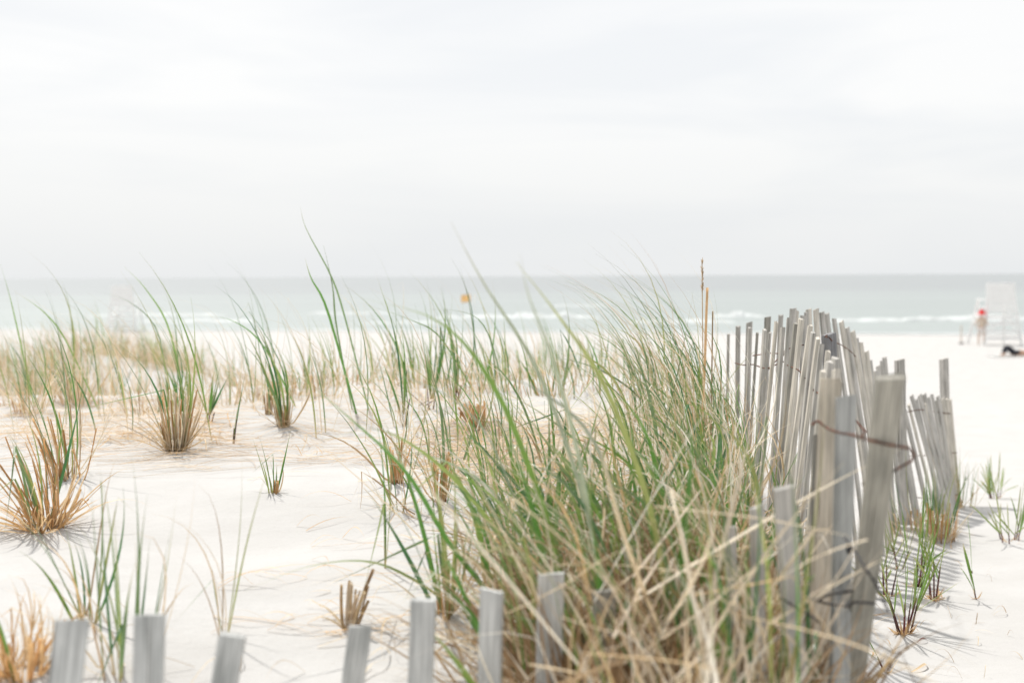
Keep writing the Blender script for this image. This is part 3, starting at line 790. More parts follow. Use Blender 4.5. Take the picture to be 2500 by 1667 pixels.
long_blade(BG, [(1300, 1440, 2.9), (1200, 1280, 2.8), (1090, 1150, 2.7), (960, 1060, 2.6), (850, 1040, 2.6)], 0.010, GREENS)
for _ in range(200):
    y = RNG.uniform(2.25, 3.7); u = RNG.uniform(1230, 1800); x = (u - 1250) / FPX * y
    green_into(BG, (x, y), 0.04, 1, (0.22, 0.46), (0.007, 0.014), (0.02, 0.7), (0.0, 1.6), (0.0, 1.0), GREENS[[0, 0, 1, 1, 3]], kink=0.25)
# bent and broken straws caught on the fence corner
for pts, w in (
    ([(1600, 1235, 2.10), (1840, 1262, 2.04), (2000, 1292, 2.0), (2115, 1317, 1.97)], 0.0065),
    ([(2118, 1317, 1.97), (2030, 1345, 1.98), (1930, 1395, 2.02), (1820, 1480, 2.08)], 0.0080),
    ([(1990, 1290, 2.05), (1940, 1360, 2.05), (1880, 1440, 2.07), (1800, 1560, 2.12)], 0.0065),
    ([(2090, 1330, 2.0), (2050, 1400, 2.0), (1990, 1470, 2.02), (1880, 1560, 2.1)], 0.0060),
    ([(1968, 1455, 1.95), (2010, 1520, 1.95), (2060, 1590, 1.95), (2108, 1690, 1.95)], 0.0070),
    ([(1785, 1450, 2.0), (1830, 1520, 2.0), (1860, 1590, 2.0), (1890, 1690, 2.0)], 0.0085),
    ([(1520, 1620, 2.1), (1700, 1500, 2.08), (1850, 1380, 2.06), (1960, 1290, 2.1)], 0.0055),
    ([(1240, 1495, 2.1), (1370, 1430, 2.08), (1500, 1350, 2.1), (1620, 1320, 2.12)], 0.0060),
    ([(1390, 1400, 2.05), (1440, 1440, 2.0), (1520, 1490, 1.97)], 0.0075),
    ([(1370, 1505, 1.98), (1450, 1530, 1.97), (1540, 1560, 1.99), (1600, 1650, 2.0)], 0.0065),
    ([(1290, 1620, 1.95), (1400, 1640, 1.95), (1500, 1672, 1.95)], 0.0060),
    ([(1600, 1700, 1.95), (1720, 1600, 1.97), (1900, 1560, 2.0)], 0.0060),
    ([(1890, 1520, 2.0), (1950, 1580, 2.0), (2010, 1660, 2.0)], 0.0065),
    ([(1540, 1690, 2.0), (1560, 1560, 2.02), (1640, 1380, 2.08), (1700, 1200, 2.15)], 0.0085)):
    long_blade(BD, pts, w, STRAWS[[1, 3, 5]], RNG.uniform(0.6, 2.2), 14)
tag(BG.build('beach_grass', M_GREEN), 'dense windblown green beach grass filling the corner inside the fence', 'grass', None, 'stuff')
tag(BD.build('dry_grass', M_STRAW), 'tangled dead straw among the dense grass inside the fence corner', 'dry grass', None, 'stuff')

# --- ragged growth along the crest and behind it
def crest():
    Bg, Bd = Blades(), Blades()
    for u, v, g, d in ((20, 985, 2, 22), (130, 980, 2, 24), (250, 970, 3, 26), (300, 955, 4, 30), (385, 950, 5, 26), (470, 940, 6, 28), (545, 935, 7, 26),
                       (600, 930, 4, 22), (640, 935, 6, 26), (700, 935, 10, 26), (745, 930, 10, 24), (850, 935, 9, 20), (905, 935, 11, 18), (945, 940, 12, 18),
                       (990, 945, 12, 18), (1035, 950, 14, 16), (1080, 955, 14, 18), (1130, 960, 12, 18), (1180, 955, 12, 18), (1230, 965, 10, 18), (1290, 960, 9, 16),
                       (1350, 970, 9, 18), (1410, 975, 9, 16), (1480, 980, 10, 16)):
        c = gp(u, v)
        if c.y > 8.5 or c.y < 4.5:
            y = RNG.uniform(6.6, 7.6); c = Vector(((u - 1250) / FPX * y, y, 0))
        c.x += RNG.normal(0, 0.08); c.y += RNG.normal(0, 0.25); hh = RNG.uniform(0.6, 1.15); g = int(g * RNG.uniform(0.3, 1.3)); d = int(d * RNG.uniform(0.4, 1.3))
        green_into(Bg, (c.x, c.y), 0.12, g, (0.24 * hh, 0.66 * hh), (0.005, 0.010), (0.05, 0.5), (0.2, 1.1))
        dry_into(Bd, (c.x, c.y), 0.17, d, (0.15 * hh, 0.5 * hh), (0.0025, 0.005), (0.1, 1.0), (0.1, 1.2))
        stub_into(Bd, (c.x, c.y), 0.12, 5, (0.05, 0.14), (0.0018, 0.0032), (0.05, 0.5))
    # long thin pale blades leaning left over the sea
    for _ in range(46):
        y = RNG.uniform(5.2, 7.4); u = RNG.uniform(20, 1250); x = (u - 1250) / FPX * y
        green_into(Bg, (x, y), 0.03, 1, (0.35, 0.85), (0.004, 0.008), (0.05, 0.35), (0.4, 1.2), (0, 0.7), GREENS)
        dry_into(Bd, (x, y), 0.04, 2, (0.35, 0.85), (0.002, 0.0045), (0.05, 0.5), (0.3, 1.8), (0, 1.6), STRAWS[[3, 5, 1]])
    for pts, w in (([(90, 983), (45, 870), (0, 815)], 0.011), ([(165, 1010), (182, 850), (165, 740), (120, 660), (48, 600)], 0.008),
                   ([(83, 990), (48, 827), (24, 724), (0, 641)], 0.009), ([(455, 1000), (414, 807), (359, 710), (303, 651)], 0.008),
                   ([(414, 1000), (386, 814), (317, 738), (241, 713)], 0.009), ([(692, 1030), (648, 862), (586, 751), (524, 696)], 0.009),
                   ([(900, 1000), (840, 767), (807, 671), (748, 560), (733, 505)], 0.0075), ([(1010, 1000), (960, 800), (935, 720), (915, 660)], 0.009),
                   ([(240, 1000), (160, 830), (105, 760), (40, 715)], 0.008), ([(1235, 980), (1190, 810), (1114, 758), (944, 766)], 0.008),
                   ([(860, 1000), (822, 800), (812, 700), (790, 600)], 0.009), ([(870, 1010), (800, 760), (760, 680), (745, 630)], 0.010),
                   ([(1180, 1000), (1080, 830), (1000, 780), (880, 740)], 0.010), ([(720, 990), (640, 840), (560, 780), (470, 770)], 0.007)):
        d0 = gp(*pts[0]).y
        long_blade(Bg, [(u, v, d0 - 0.15 * i) for i, (u, v) in enumerate(pts)], w, GREENS, None, 14)
    return Bg, Bd
cg, cd = crest()
tag(cg.build('crest_grass', M_GREEN), 'thin green blades growing in a ragged row along the dune crest', 'grass', None, 'stuff')
tag(cd.build('crest_straw', M_STRAW), 'dry straw and stubble along the dune crest', 'dry grass', None, 'stuff')

def far_band():
    Bg, Bd = Blades(), Blades()
    for _ in range(300):
        y = RNG.uniform(11, 19.5); x = RNG.normal(-5.2, 1.9)
        if vnoise(np.array([x * 0.9]), np.array([y * 0.5]), 77)[0] < 0.02: continue
        green_into(Bg, (x, y), 0.25, 4, (0.3, 0.7), (0.006, 0.012), (0.05, 0.6), (0.2, 1.0), S=6, pal=GREENS * 1.25)
        dry_into(Bd, (x, y), 0.3, 20, (0.25, 0.62), (0.004, 0.009), (0.05, 0.9), (0.2, 1.6), (0, 1.5), S=6)
    for _ in range(26):
        y = RNG.uniform(9.0, 13); x = RNG.normal(0.1, 0.9)
        green_into(Bg, (x, y), 0.2, 7, (0.25, 0.6), (0.005, 0.010), (0.05, 0.6), (0.2, 1.0), S=6)
        dry_into(Bd, (x, y), 0.3, 12, (0.2, 0.5), (0.004, 0.008), (0.05, 0.8), (0.1, 1.0), (0, 1.0), S=6)
    return Bg, Bd
fg, fd = far_band()
tag(fg.build('far_dune_grass', M_GREEN), 'blurred green grass on the low hummocks behind the crest', 'grass', None, 'stuff')
tag(fd.build('far_dune_straw', M_STRAW), 'blurred tan straw on the low hummocks behind the crest', 'dry grass', None, 'stuff')

# --- straw blown flat on the sand
def litter():
    B = Blades()
    def lay(x, y, L, az, w, pal):
        n = len(x); S = 8
        t = np.linspace(0, 1, S)[None]
        bend = U(-0.5, 0.5, n)[:, None]
        X = x[:, None] + np.cos(az[:, None] + bend * t) * L[:, None] * (t - 0.5)
        Y = y[:, None] + np.sin(az[:, None] + bend * t) * L[:, None] * (t - 0.5)
        Z = G(X, Y) + 0.003 + U(0, 0.035, n)[:, None] * np.sin(np.pi * t) + U(0, 0.012, n)[:, None] * t
        side = np.stack([-np.sin(az), np.cos(az), U(-0.3, 0.3, n)], -1)[:, None, :] * np.ones((1, S, 1))
        B.add(np.stack([X, Y, Z], -1), taper(w, S, 0.9), side, tint(pal, n, S))
    def band(n, u0, u1, v0, v1, L, w, pal=STRAWS, spread=0.45):
        xs, ys = [], []
        for _ in range(n):
            p = gp(RNG.uniform(u0, u1), RNG.uniform(v0, v1)); xs.append(p.x); ys.append(p.y)
        lay(np.array(xs), np.array(ys), U(L[0], L[1], n), RNG.normal(0, spread, n) + np.pi * RNG.integers(0, 2, n), U(w[0], w[1], n), pal)
    band(560, 0, 560, 970, 1085, (0.10, 0.55), (0.0022, 0.0046), ORANGES * 0.85, spread=0.8)
    band(90, 0, 640, 1070, 1150, (0.08, 0.6), (0.002, 0.0038), ORANGES * 0.8)
    band(34, 160, 760, 1085, 1165, (0.3, 0.9), (0.0022, 0.0038), ORANGES * 0.7, 0.2)
    band(220, 560, 1150, 930, 1000, (0.08, 0.5), (0.002, 0.0042), ORANGES * 0.85, spread=0.8)
    band(170, 680, 1150, 1000, 1140, (0.08, 0.5), (0.002, 0.0038), ORANGES * 0.8, spread=0.6)
    band(330, 1050, 1560, 1020, 1200, (0.10, 0.55), (0.0025, 0.005), ORANGES, spread=0.7)
    band(260, 1150, 1720, 980, 1150, (0.15, 0.6), (0.0022, 0.0045), BLEACH, spread=0.35)
    band(160, 1020, 1420, 1020, 1160, (0.06, 0.3), (0.0025, 0.005), BROWNS, spread=1.2)
    band(200, 1250, 1700, 1200, 1480, (0.08, 0.3), (0.003, 0.006), BROWNS, spread=1.5)
    band(240, 1200, 1700, 1180, 1420, (0.08, 0.4), (0.0025, 0.005), STRAWS[[0, 1, 2, 3, 4]], 0.9)
    band(46, 560, 1200, 1400, 1560, (0.04, 0.22), (0.002, 0.004), ORANGES, 0.5)
    band(22, 0, 1000, 1500, 1660, (0.04, 0.2), (0.002, 0.004), STRAWS, 1.5)
    band(16, 700, 1100, 1180, 1400, (0.05, 0.25), (0.002, 0.0035), ORANGES, 0.7)
    band(26, 2120, 2490, 1380, 1660, (0.02, 0.12), (0.0015, 0.003), STRAWS, 1.5)
    band(40, 2130, 2330, 1240, 1330, (0.05, 0.25), (0.002, 0.004), ORANGES, 1.5)
    return B
tag(litter().build('fallen_straw', M_STRAW), 'pale straw blown flat and scattered over the white sand', 'fallen straw', None, 'stuff')

# ------------------------------------------------------------------ seed stalk and cut reed above the grass
def stalk(pts, rad, name, label, cat, head=False, pal=STRAWS):
    P = px_curve(pts, 14)
    root = Vector(P[0])
    e = empty(name, (root.x, root.y, gz(root.x, root.y)))
    B = Blades()
    full = np.concatenate([np.array([[root.x, root.y, gz(root.x, root.y) - 0.02]]), P])
    B.tubes(full[None], np.full((1, len(full)), rad), tint(pal, 1, len(full)), 6)
    B.build('stem', M_STRAW, e)
    if head:
        Bh = Blades()
        a, b_ = P[-4], P[-1]
        n = 70
        t = U(0, 1, n)
        c = a[None] + (b_ - a)[None] * t[:, None]
        az = U(0, 2 * np.pi, n)
        C = curve(c, U(0.010, 0.020, n), az, U(0.15, 0.5, n), np.zeros(n), np.zeros(n), 4)
        Bh.add(C, U(0.0025, 0.0040, n)[:, None] * np.array([[0.6, 1.0, 0.8, 0.1]]), hside(n, 4), tint(ORANGES * np.array([0.85, 0.95, 1.2]), n, 4))
        Bh.build('seed_head', M_STRAW, e)
    tag(e, label, cat)
stalk([(1716, 1010, 4.8), (1716, 900, 4.8), (1715, 760, 4.8), (1714, 640, 4.8)], 0.0017, 'seed_stalk', 'single slender stalk with a brown seed head against the sea', 'seed stalk', True)
stalk([(1716, 1000, 4.6), (1721, 880, 4.6), (1724, 780, 4.6), (1727, 702, 4.6)], 0.0042, 'cut_reed', 'thick straight cut reed beside the seed stalk', 'reed', False, ORANGES)
stalk([(1736, 1000, 4.7), (1738, 900, 4.7), (1739, 830, 4.7), (1740, 760, 4.7)], 0.0024, 'cut_reed', 'thin dark reed just right of the thick cut reed', 'reed', False, ORANGES * 0.6)

# ------------------------------------------------------------------ sand fence
def slat_mesh(i, w, th, length=1.28):
    bm = bmesh.new()
    rng = random.Random(100 + i)
    rings = []
    n = 6
    bow = rng.uniform(-0.006, 0.006); bx = rng.uniform(-0.004, 0.004)
    skew = rng.uniform(-0.10, 0.10) * w
    c = 0.0014
    prof = [(-w/2 + c, -th/2), (w/2 - c, -th/2), (w/2, -th/2 + c), (w/2, th/2 - c), (w/2 - c, th/2), (-w/2 + c, th/2), (-w/2, th/2 - c), (-w/2, -th/2 + c)]
    for k in range(n):
        t = k / (n - 1)
        z = -length * t
        s = 1 + rng.uniform(-0.03, 0.03)
        ox, oy = bx * math.sin(math.pi * t), bow * math.sin(math.pi * t)
        ring = []
        for (x, y) in prof:
            zz = z + (skew * (x / w) * 2 if k == 0 else 0) + (rng.uniform(-0.0028, 0.0028) if k == 0 else 0)
            ring.append(bm.verts.new((x * s + ox, y + oy, zz)))
        rings.append(ring)
    for k in range(n - 1):
        for j in range(8):
            bm.faces.new((rings[k][j], rings[k + 1][j], rings[k + 1][(j + 1) % 8], rings[k][(j + 1) % 8]))
    bm.faces.new(rings[0]); bm.faces.new(list(reversed(rings[-1])))
    bmesh.ops.recalc_face_normals(bm, faces=bm.faces)
    me = bm_mesh('slat_%d' % i, bm)
    me.materials.append(M_WOOD)
    return me
SLATS = [slat_mesh(i, w, th) for i, (w, th) in enumerate(((0.040, 0.010), (0.043, 0.009), (0.036, 0.011), (0.038, 0.010), (0.041, 0.012), (0.034, 0.010)))]
POST = slat_mesh(20, 0.040, 0.040, 1.6)
WIDE = slat_mesh(21, 0.0385, 0.011, 1.5)

def place(parent, me, top, foot, tangent, color, name='slat'):
    o = bpy.data.objects.new(name, me)
    COL.objects.link(o)
    zax = (top - foot).normalized()
    xax = Vector(tangent) - zax * Vector(tangent).dot(zax)
    xax.normalize()
    yax = zax.cross(xax)
    M = Matrix((xax, yax, zax)).transposed().to_4x4()
    M.translation = top
    o.parent = parent
    o.matrix_world = M
    o.matrix_parent_inverse = Matrix.Translation(parent.location).inverted()
    o.matrix_basis = M
    o.color = tuple(color) + (1,)
    return o

GREY = (1.0, 1.0, 1.0); COOL = (1.14, 1.20, 1.26); WARM = (1.12, 1.04, 0.92); DARK = (0.68, 0.68, 0.65); PALE = (1.22, 1.19, 1.13); BEIGE = (1.15, 1.06, 0.93)

def wire(parent, pts, r=0.0013, twist=0.0013, pitch=0.02, S=None, name='wire', mat=None):
    """two strands twisted round one another through (u, v, depth) or world points"""
    W = [Vector(p) if isinstance(p, Vector) else at(*p) for p in pts]
    P = np.array([list(p) for p in W])
    seg = np.linalg.norm(np.diff(P, axis=0), axis=1).sum()
    S = S or int(min(260, max(24, seg / pitch * 7)))
    k = len(P); s = np.linspace(0, k - 1, S)
    out = np.zeros((S, 3))
    for m, q in enumerate(s):
        i = min(int(q), k - 2); f = q - i
        p0, p1, p2, p3 = P[max(i - 1, 0)], P[i], P[i + 1], P[min(i + 2, k - 1)]
        out[m] = 0.5 * ((2 * p1) + (-p0 + p2) * f + (2 * p0 - 5 * p1 + 4 * p2 - p3) * f * f + (-p0 + 3 * p1 - 3 * p2 + p3) * f ** 3)
    T = np.gradient(out, axis=0); T /= np.linalg.norm(T, axis=1, keepdims=True) + 1e-9
    h = np.array([0, 0.15, 1.0]); a = np.cross(T, h); a /= np.linalg.norm(a, axis=1, keepdims=True) + 1e-9
    c = np.cross(T, a)
    dist = np.concatenate([[0], np.cumsum(np.linalg.norm(np.diff(out, axis=0), axis=1))])
    ph = dist / pitch * 2 * np.pi
    B = Blades()
    for sg in (0, np.pi):
        Q = out + twist * (a * np.cos(ph + sg)[:, None] + c * np.sin(ph + sg)[:, None])
        B.tubes(Q[None], np.full((1, S), r), np.full((1, S, 3), 0.1), 6)
    return B.build(name, mat or M_WIRE, parent)

def fence_root(name, loc, label):
    e = empty(name, loc); tag(e, label, 'fence'); return e

# 1. front run: grey slats across the bottom of the picture
F1 = fence_root('sand_fence', Vector((0, 2.1, gz(0, 2.1))), 'front run of half buried grey slats along the bottom edge')
front = []
for (u, v, d, u2, v2, k, colr, yaw) in (
    (177, 1514, 1.86, 160, 1667, 1, COOL, 0.08), (366, 1500, 1.88, 362, 1667, 0, COOL, 0.05), (568, 1547, 2.0, 548, 1667, 3, COOL, -0.05),
    (880, 1528, 2.12, 862, 1667, 5, COOL, 0.25), (1034, 1462, 2.12, 1026, 1667, 3, COOL, -0.15), (1201, 1440, 2.15, 1196, 1667, 2, COOL, -0.3),
    (1346, 1400, 2.18, 1340, 1667, 0, COOL, 0.1), (1475, 1440, 2.24, 1478, 1667, 3, DARK, 0.4), (1782, 1285, 2.24, 1790, 1667, 2, GREY, 1.15), (1848, 1236, 2.20, 1858, 1667, 5, GREY, 0.95),
    (1913, 1188, 2.14, 1950, 1667, 3, GREY, 0.55)):
    top, ft = at(u, v, d), at(u2, v2, d)
    place(F1, SLATS[k], top, ft, (math.cos(yaw), math.sin(yaw), 0), colr)
    front.append((top, (ft - top).normalized()))
for drop in (0.22, 0.5):
    pts = [t + dr * drop + Vector((0, -0.009 if i % 2 else 0.009, 0)) for i, (t, dr) in enumerate(front)]
    wire(F1, pts)

# 2. right run: from the leaning corner slats back along the grass
F2 = fence_root('sand_fence', Vector((0.72, 4.0, gz(0.72, 4.0))), 'right hand run of tall weathered slats beside the dense grass')
def tangentA(j): return Vector((0.40 + j, 3.7, 0)).normalized()
p1 = place(F2, WIDE, at(2174, 921, 1.92), at(2078, 1667, 2.38), (0.98, 0.16, 0), (0.88, 0.88, 0.83))
p2 = place(F2, SLATS[1], at(2066, 968, 2.26), at(2052, 1667, 2.22), (0.80, 0.6, 0), (0.76, 0.80, 0.83))
p3 = place(F2, SLATS[4], at(2029, 925, 2.42), at(2004, 1500, 2.36), (0.85, 0.5, 0), WARM)
place(F2, SLATS[2], at(2036, 1010, 2.50), at(2030, 1667, 2.46), (0.7, 0.7, 0), (0.36, 0.36, 0.35))  # added slat, tinted dark to stand in for the shade in the gap
place(F2, SLATS[5], at(2004, 1060, 2.52), at(1996, 1667, 2.44), (0.8, 0.6, 0), (0.42, 0.42, 0.40))  # second added slat, the gap's shade put into its tint
p1['label'] = 'wide dark leaning corner slat'
p3['label'] = 'warm beige slat with rounded top'
# knot in the second corner slat
def knot(parent_slat, u, v, d, r):
    bm = bmesh.new()
    bmesh.ops.create_uvsphere(bm, u_segments=12, v_segments=8, radius=1.0)
    for q in bm.verts: q.co = Vector((q.co.x * r, q.co.y * 0.0016, q.co.z * r * 1.35))
    me = bm_mesh('knot', bm, True)
    o = bpy.data.objects.new('knot', me); COL.objects.link(o)
    me.materials.append(flat_mat('dark_knot', (0.03, 0.032, 0.036), 0.8))
    o.parent = parent_slat
    w = at(u, v, d)
    inv = parent_slat.matrix_basis.inverted()
    l = inv @ w
    # the face turned to the camera
    l.y = (-1 if (inv @ Vector((0, 0, EZ))).y < 0 else 1) * 0.0050
    l.x = max(-0.013, min(0.013, l.x))
    o.location = l
    o['label'] = 'dark round knot'
knot(p2, 2074, 1338, 2.24, 0.0070)
run2 = []
for (ul, ur, v, d, ub, vb, k, colr) in (
    (2031, 2054, 902, 2.72, 2020, 1130, 2, PALE), (2002, 2017, 906, 2.86, 1992, 1130, 5, PALE), (2031, 2049, 874, 3.0, 2018, 1130, 0, GREY),
    (2010, 2034, 856, 3.25, 1994, 1130, 3, PALE), (1985, 2008, 826, 3.55, 1958, 1130, 1, PALE), (1969, 1988, 795, 3.9, 1936, 1130, 4, PALE),
    (1948, 1965, 779, 4.2, 1915, 1130, 0, PALE), (1921, 1930, 777, 4.4, 1900, 1130, 2, GREY), (1885, 1906, 785, 4.65, 1866, 1130, 3, PALE),
    (1858, 1876, 805, 5.0, 1846, 1130, 1, GREY), (1821, 1839, 800, 5.4, 1817, 1130, 0, GREY), (1797, 1809, 802, 5.75, 1796, 1130, 2, GREY),
    (1774, 1783, 815, 6.0, 1776, 1130, 5, GREY), (1998, 2014, 842, 3.4, 1972, 1130, 2, GREY), (1978, 1994, 812, 3.72, 1948, 1130, 0, GREY), (1936, 1948, 790, 4.3, 1908, 1130, 5, DARK),
    (1905, 1917, 800, 4.55, 1884, 1130, 2, GREY), (1872, 1886, 812, 4.85, 1858, 1130, 4, GREY), (1842, 1856, 812, 5.2, 1832, 1130, 3, DARK), (2018, 2032, 884, 2.9, 2004, 1130, 4, GREY), (2040, 2056, 930, 2.55, 2026, 1130, 5, DARK)):
    top = at((ul + ur) / 2, v, d); ft = at(ub, vb, d)
    place(F2, SLATS[k], top, ft, tangentA(RNG.uniform(-0.5, 0.5)), colr)
    run2.append((top, (ft - top).normalized()))
# upper wire with its sag and kinks, as it runs along the slats
wire(F2, [(1795, 886, 5.72), (1815, 891, 5.60), (1838, 890, 5.30), (1868, 899, 4.90), (1890, 892, 4.72), (1912, 883, 4.55), (1925, 893, 4.35), (1947, 902, 4.15), (1968, 925, 3.85), (1985, 950, 3.55), (2003, 965, 3.2), (2012, 990, 2.85)], 0.0013, 0.0013)
wire(F2, [(1838, 868, 5.3), (1852, 866, 5.05), (1876, 862, 4.95), (1905, 862, 4.7), (1935, 847, 4.4), (1962, 842, 4.2)], 0.0011, 0.0011)
wire(F2, [(1870, 910, 4.9), (1895, 880, 4.75), (1912, 868, 4.6), (1918, 845, 4.5)], 0.0012, 0.0010)
# rusty wire across the corner slats, turning back in a loop
wire(F2, [(1984, 1036, 2.40), (1997, 1028, 2.34), (2022, 1046, 2.30), (2050, 1056, 2.18), (2075, 1060, 2.12), (2110, 1070, 2.0), (2150, 1081, 1.985), (2190, 1089, 1.99), (2215, 1093, 2.02), (2228, 1102, 2.08), (2231, 1115, 2.10), (2222, 1126, 2.12), (2198, 1140, 2.12), (2165, 1160, 2.115), (2130, 1174, 2.12), (2105, 1181, 2.13)], 0.0013, 0.0013, 0.013)
wire(F2, [(2085, 1060, 2.16), (2102, 1068, 2.12), (2112, 1051, 2.16), (2108, 1048, 2.5), (2090, 1026, 2.9)], 0.0013, 0.001)
# lower wires, dark and tangled
wire(F2, [(1910, 1460, 2.1), (1940, 1480, 2.09), (1975, 1500, 2.09), (2002, 1520, 2.15)], 0.0012, 0.0011, mat=M_DARKWIRE)
wire(F2, [(1985, 1460, 2.20), (2010, 1470, 2.16), (2045, 1476, 2.13), (2072, 1478, 2.10), (2085, 1469, 2.07), (2110, 1470, 2.06), (2136, 1473, 2.07)], 0.0014, 0.0012, mat=M_DARKWIRE)
wire(F2, [(1990, 1470, 2.18), (2012, 1455, 2.15), (2040, 1447, 2.12), (2060, 1444, 2.08), (2082, 1442, 2.08)], 0.0017, 0.0010, mat=M_DARKWIRE)
wire(F2, [(2062, 1312, 2.15), (2085, 1340, 2.10), (2112, 1385, 2.05), (2130, 1412, 2.04), (2148, 1445, 2.05), (2168, 1490, 2.12)], 0.0013, 0.0012, mat=M_DARKWIRE)
for drop in (0.62,):
    wire(F2, [t + dr * drop + Vector((-0.009 if i % 2 else 0.009, 0, 0)) for i, (t, dr) in enumerate(run2)])

# 3. back run: slats leaning left, climbing down to the beach
F3 = fence_root('sand_fence', Vector((1.6, 7.0, gz(1.6, 7.0))), 'back run of thin slats leaning left and stepping down towards the beach')
TB = Vector((1.55, 2.3, 0)).normalized()
run3 = []
for (ul, ur, v, d, ub, vb, k, colr) in (
    (1797, 1807, 796, 5.95, 1803, 1100, 3, GREY), (1820, 1839, 787, 5.85, 1822, 1100, 1, GREY), (1863, 1886, 774, 5.7, 1858, 1100, 0, DARK), (1898, 1915, 769, 5.6, 1896, 1100, 3, GREY), (1932, 1941, 753, 5.5, 1922, 1100, 4, GREY), (1941, 1947, 758, 5.9, 1935, 1100, 2, PALE),
    (1958, 1964, 771, 5.7, 1955, 1100, 2, GREY), (1965, 1972, 762, 5.8, 1972, 1100, 5, GREY), (1970, 1978, 755, 5.95, 1985, 1100, 0, PALE), (1987, 1997, 755, 6.05, 2010, 1100, 1, PALE), (2016, 2021, 765, 6.2, 2062, 1100, 3, GREY),
    (2048, 2060, 785, 6.35, 2102, 1100, 1, PALE), (2077, 2085, 809, 6.5, 2130, 1110, 0, PALE), (2098, 2103, 836, 6.65, 2140, 1120, 2, PALE), (2111, 2118, 858, 6.75, 2150, 1120, 4, PALE), (2121, 2126, 880, 6.9, 2160, 1130, 3, GREY),
    (2129, 2133, 908, 7.0, 2166, 1130, 5, PALE), (2141, 2146, 893, 7.1, 2160, 1130, 0, GREY), (2150, 2156, 881, 7.2, 2172, 1140, 2, GREY), (2157, 2161, 872, 7.25, 2190, 1140, 3, GREY),
    (2213, 2224, 987, 7.5, 2285, 1240, 3, PALE), (2222, 2228, 965, 7.6, 2300, 1240, 0, GREY), (2241, 2249, 964, 7.7, 2313, 1240, 1, GREY), (2253, 2259, 962, 7.8, 2325, 1240, 4, GREY),
    (2271, 2279, 962, 7.95, 2325, 1240, 2, GREY), (2287, 2291, 967, 8.05, 2330, 1240, 0, GREY), (2298, 2308, 972, 8.15, 2335, 1240, 1, PALE), (2306, 2316, 973, 8.2, 2342, 1240, 3, PALE), (2316, 2324, 975, 8.25, 2347, 1240, 5, PALE), (2255, 2262, 985, 7.75, 2290, 1240, 5, PALE), (2232, 2239, 975, 7.65, 2300, 1240, 3, GREY), (2262, 2269, 970, 7.85, 2318, 1240, 0, GREY), (2280, 2287, 978, 8.0, 2322, 1240, 5, DARK), (2292, 2299, 985, 8.1, 2326, 1240, 2, GREY),
    (2205, 2212, 1000, 7.4, 2262, 1240, 2, GREY), (2190, 2197, 985, 7.35, 2240, 1240, 4, GREY), (2064, 2071, 800, 6.42, 2116, 1100, 4, GREY), (2088, 2094, 826, 6.58, 2134, 1110, 5, GREY), (2032, 2040, 778, 6.28, 2080, 1100, 2, GREY), (2003, 2010, 762, 6.12, 2036, 1100, 5, GREY),
    (2136, 2140, 905, 7.05, 2166, 1130, 1, GREY), (2168, 2174, 925, 7.3, 2205, 1150, 4, GREY), (2178, 2184, 950, 7.32, 2222, 1200, 0, GREY)):
    top = at((ul + ur) / 2, v, d); ft = at(ub, vb, d)
    place(F3, SLATS[k], top, ft, TB + Vector((RNG.uniform(-0.15, 0.15), 0, 0)), colr)
    run3.append((top, (ft - top).normalized()))
# square posts
for (u, v, d, ub, vb, colr) in ((2196, 878, 7.3, 2206, 1220, GREY), (2304, 876, 8.35, 2316, 1220, GREY)):
    o = place(F3, POST, at(u, v, d), at(ub, vb, d), (0.97, 0.2, 0), colr, 'post')
o = place(F3, POST, at(2023, 816, 5.2), at(2036, 1100, 5.2), (0.9, 0.4, 0), (0.50, 0.52, 0.58), 'post')
o['label'] = 'dark blue grey square post'
wire(F3, [(2020, 818, 5.15), (2014, 822, 5.12), (2024, 824, 5.1), (2032, 832, 5.2), (2045, 838, 6.0), (2061, 846, 6.3), (2085, 866, 6.45), (2100, 890, 6.6), (2116, 912, 6.7), (2130, 938, 6.9), (2142, 962, 7.05)], 0.0014, 0.0013)
wire(F3, [(2088, 1026, 6.3), (2100, 1038, 6.4), (2112, 1050, 6.5), (2140, 1085, 6.9), (2190, 1110, 7.3), (2245, 1112, 7.6), (2280, 1110, 7.8), (2310, 1106, 8.1), (2336, 1105, 8.2)], 0.0014, 0.0013)
wire(F3, [(2205, 1008, 7.4), (2245, 1000, 7.6), (2275, 1004, 7.9), (2320, 1010, 8.2)], 0.0014, 0.0013)
wire(F3, [(2240, 1214, 7.6), (2290, 1218, 7.8), (2345, 1205, 8.2)], 0.0014, 0.0013)

# ------------------------------------------------------------------ lifeguard stands far down the beach
def beam_bm(bm, a, b, w, t, up=Vector((0, 0, 1))):
    a, b = Vector(a), Vector(b)
    z = (b - a).normalized()
    x = up.cross(z)
    if x.length < 1e-3: x = Vector((1, 0, 0))
    x.normalize(); y = z.cross(x)
    vs = []
    for p in (a, b):
        for sx, sy in ((-1, -1), (1, -1), (1, 1), (-1, 1)):
            vs.append(bm.verts.new(p + x * sx * w / 2 + y * sy * t / 2))
    for f in ((0, 3, 2, 1), (4, 5, 6, 7), (0, 1, 5, 4), (1, 2, 6, 5), (2, 3, 7, 6), (3, 0, 4, 7)):
        bm.faces.new([vs[i] for i in f])

def beam(name, a, b, w, t, mat, parent, bev=0.006, up=Vector((0, 0, 1))):
    bm = bmesh.new(); beam_bm(bm, a, b, w, t, up)
    bmesh.ops.bevel(bm, geom=bm.edges[:], offset=bev, segments=1, affect='EDGES')
    bmesh.ops.recalc_face_normals(bm, faces=bm.faces)
    o = link(name, bm_mesh(name, bm), mat)
    o.parent = parent
    return o

